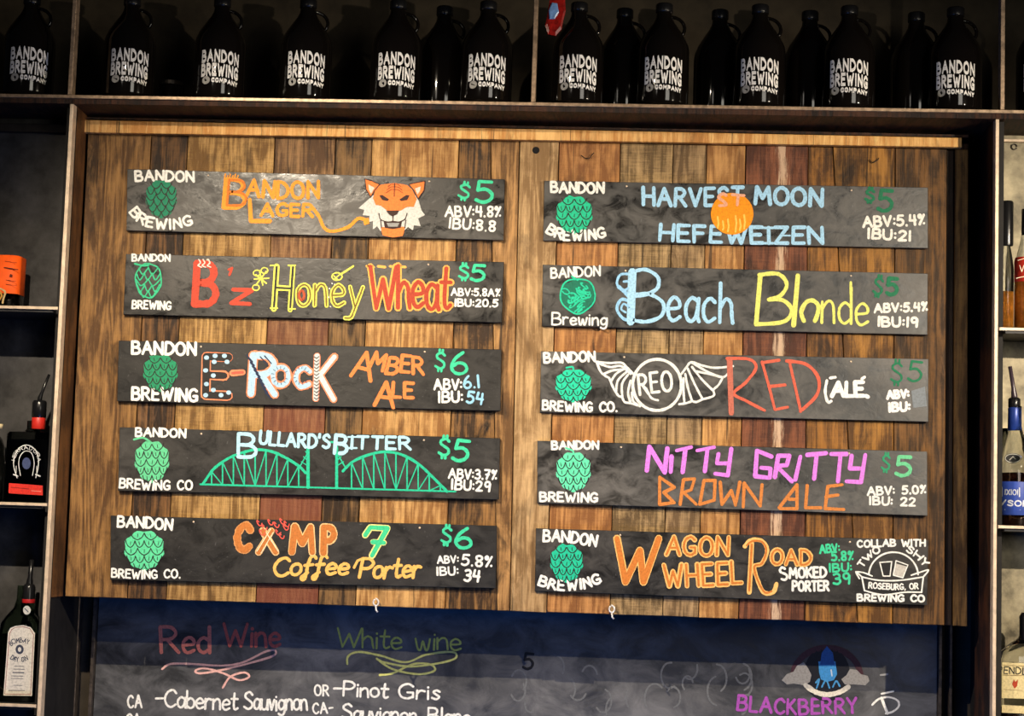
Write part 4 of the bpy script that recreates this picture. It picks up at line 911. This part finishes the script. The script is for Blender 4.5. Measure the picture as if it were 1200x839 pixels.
# --- right bay
zr = RZ[0]
xw = P(1179.5, 350, YBt).x
o = thing('liquor_bottle', (xw, YBt, zr), 'slim clear bottle half full of amber whisky, upper right shelf beside the post', 'bottle')
zw = lambda py: P(1180, py, YBt).z-zr
MB().lathe([(0, 0), (.017, 0), (.0185, .003), (.0185, zw(315)), (.015, zw(302)), (.009, zw(288)), (.0085, zw(270))], 24, (xw, YBt, zr)).build('bottle_body', clear, o, smooth=True)
MB().lathe([(0, .004), (.0165, .004), (.0165, zw(342)), (0, zw(341))], 24, (xw, YBt, zr)).build('liquid', plain('amber_liquid', (.62, .23, .025, 1), .25, 0, .5, .3, 60), o, smooth=True)
MB().lathe([(.0165, zw(288)), (.0172, zw(286)), (.0172, zw(238)), (.015, zw(236)), (0, zw(235.5))], 24, (xw, YBt, zr)).build('cap', black, o, smooth=True)
xw2 = P(1203, 350, YBt).x
o = thing('liquor_bottle', (xw2, YBt, zr), 'bottle of amber whisky with red label, cut by the right edge', 'bottle')
MB().lathe([(0, 0), (.030, 0), (.032, .003), (.032, zw(322)), (.029, zw(305)), (.018, zw(285)), (.013, zw(272)), (.0125, zw(250))], 28, (xw2, YBt, zr)).build('bottle_body', clear, o, smooth=True)
MB().lathe([(0, .004), (.0295, .004), (.0295, zw(330)), (0, zw(329))], 28, (xw2, YBt, zr)).build('liquid', plain('amber_liquid', (.50, .15, .015, 1), .25, 0, .5, .3, 60), o, smooth=True)
MB().lathe([(.0325, zw(331)), (.0330, zw(330)), (.0325, zw(306)), (.030, zw(302))], 28, (xw2, YBt, zr), a0=math.pi, a1=2*math.pi).build('paper_label', plain('red_paper', srgb(176, 40, 24), .5, 0, .4, .2, 60), o, smooth=True)
MB().lathe([(.0128, zw(275)), (.014, zw(274)), (.014, zw(245)), (0, zw(244))], 24, (xw2, YBt, zr)).build('cap', black, o, smooth=True)
k = Ink(lambda x, y, l: P(x, y, YBt-.036-.0002*l))
k.line([(1191, 326), (1200, 324)], 1.0, (236, 220, 190), 1, 'print'); k.line([(1193, 305), (1200, 303)], .8, (236, 220, 190), 1, 'print'); k.line([(1195, 311), (1197.5, 318), (1200, 311)], 1, (240, 226, 200), 1, 'print'); k.build(o)
# brandy
zr = RZ[1]; xb = P(1190, 580, YBt).x
o = thing('liquor_bottle', (xb, YBt, zr), 'brandy bottle with blue collar and blue label, right bay middle shelf', 'bottle')
zv = lambda py: P(1190, py, YBt).z-zr
MB().lathe([(0, 0), (.044, 0), (.046, .003), (.046, zv(556)), (.043, zv(545)), (.030, zv(522)), (.019, zv(507)), (.0155, zv(500)), (.015, zv(476))], 32, (xb, YBt, zr)).build('bottle_body', clear, o, smooth=True)
MB().lathe([(0, .004), (.043, .004), (.043, zv(555)), (0, zv(554))], 32, (xb, YBt, zr)).build('liquid', cognac, o, smooth=True)
xc = xb-.004
blue = plain('blue_foil', srgb(38, 66, 150), .35, .2, .5, .15, 50)
MB().lathe([(.0150, zv(505)), (.0172, zv(504)), (.0165, zv(479)), (.0150, zv(477.5))], 24, (xc, YBt, zr)).build('neck_sleeve', blue, o, smooth=True)
MB().lathe([(.0150, zv(478)), (.0160, zv(477)), (.0160, zv(468)), (.012, zv(466)), (0, zv(465.5))], 24, (xc, YBt, zr)).build('cap', black, o, smooth=True)
pourer(o, xc, YBt, zr+zv(467), -.012, .085, plain('dark_brown_plastic', (.05, .035, .05, 1), .3), .0055)
MB().lathe([(.0462, zv(604)), (.0470, zv(603)), (.0470, zv(566)), (.0462, zv(565))], 32, (xb, YBt, zr), a0=math.pi*.95, a1=math.pi*2.05).build('paper_label', plain('blue_paper', srgb(44, 72, 160), .5, 0, .4, .12, 60), o, smooth=True)
def mpb(x, y, l):
    p = P(x, y, YBt-.04); dx = max(-.045, min(.045, p.x-xb)); r = .0474+.0002*l; return Vector((xb+dx, YBt-math.sqrt(max(1e-6, r*r-dx*dx)), p.z))
k = Ink(mpb)
k.text('VSOP', [(1172, 591), (1186, 593), (1204, 593)], 6, 1.5, (226, 230, 238), 1, 'print')
k.line([(1175.5, 571), (1194, 572), (1194, 582), (1175.5, 581), (1175.5, 571)], 1.3, (206, 212, 222), 1, 'print'); k.text('IXIOI', [(1178, 579.5), (1192, 580)], 6, 1.0, (206, 212, 222), 1, 'print')
k.line([(1172, 567.5), (1203, 569)], .8, (220, 224, 232), 1, 'print'); k.line([(1172, 603.3), (1203, 604.6)], .9, (226, 220, 200), 1, 'print'); k.line([(1178, 597), (1195, 597.6)], .8, (170, 180, 210), 1, 'print'); k.build(o)
def mps(x, y, l):
    return P(x, y, YBt-.036-.0002*l)
k = Ink(mps); k.fill([(1187+10*math.cos(t), 537+6*math.sin(t)) for t in np.linspace(0, 6.28, 20, endpoint=False)], (24, 24, 26), 1, 'oval_seal'); k.line([(1187+9*math.cos(t), 537+5*math.sin(t)) for t in np.linspace(0, 6.28, 20)], .8, (190, 190, 180), 2, 'oval_seal'); k.line([(1183, 539), (1187, 535), (1190, 538)], .8, (170, 170, 160), 2, 'oval_seal'); k.build(o)
# tall back bottle beside it
xk = P(1178, 500, .01).x
o = thing('liquor_bottle', (xk, .01, zr), 'dark narrow bottle behind the brandy bottle, next to the post', 'bottle')
MB().lathe([(0, 0), (.016, 0), (.018, .003), (.018, .19), (.009, .215), (.0085, .262), (0, .263)], 24, (xk, .01, zr)).build('bottle_body', smoke, o, smooth=True)
# whisky with cream label
zr = RZ[2]; xp = P(1203, 800, YBt).x
o = thing('liquor_bottle', (xp, YBt, zr), 'clear whisky bottle with cream label and black neck, lower right corner', 'bottle')
zp = lambda py: P(1200, py, YBt).z-zr
MB().lathe([(0, 0), (.066, 0), (.069, .004), (.069, zp(772)), (.064, zp(764)), (.045, zp(756)), (.022, zp(748)), (.017, zp(742)), (.016, zp(722))], 36, (xp, YBt, zr), 1, .6, n_pow=4).build('bottle_body', clear, o, smooth=True)
MB().lathe([(0, .004), (.063, .004), (.063, zp(828)), (0, zp(827))], 36, (xp, YBt, zr), 1, .56, n_pow=4).build('liquid', cognac, o, smooth=True)
MB().lathe([(.0172, zp(755)), (.019, zp(753)), (.019, zp(722)), (.014, zp(718)), (0, zp(717))], 24, (xp, YBt, zr)).build('cap', black, o, smooth=True)
pourer(o, xp, YBt, zr+zp(718), .004, .06)
yp = YBt-.6*.069-.0008
k = Ink(lambda x, y, l: P(x, y, yp-.0002*l)); CRm = (224, 206, 150)
k.fill([(1174.5, 776), (1236, 779), (1236, 820), (1174, 818)], CRm, 1, 'paper_label'); k.line([(1176, 779.5), (1234, 782)], .7, (120, 100, 60), 2, 'paper_label'); k.line([(1175.5, 791), (1234, 793)], .7, (120, 100, 60), 2, 'paper_label')
k.text('PENDLETON', [(1169.5, 789), (1232, 791.5)], 8, 1.3, (52, 50, 40), 2, 'paper_label'); k.fill([(1188, 796), (1190, 799), (1193, 796), (1192, 804), (1189, 807), (1186, 802)], (176, 60, 30), 2, 'paper_label')
k.line([(1176, 808), (1198, 809)], .5, (150, 120, 80), 2, 'paper_label'); k.fill([(1174, 826), (1236, 829), (1236, 838), (1174, 835)], CRm, 1, 'paper_label'); k.build(o)
for ob in list(bpy.data.objects):
    if '_o' in ob: del ob['_o']
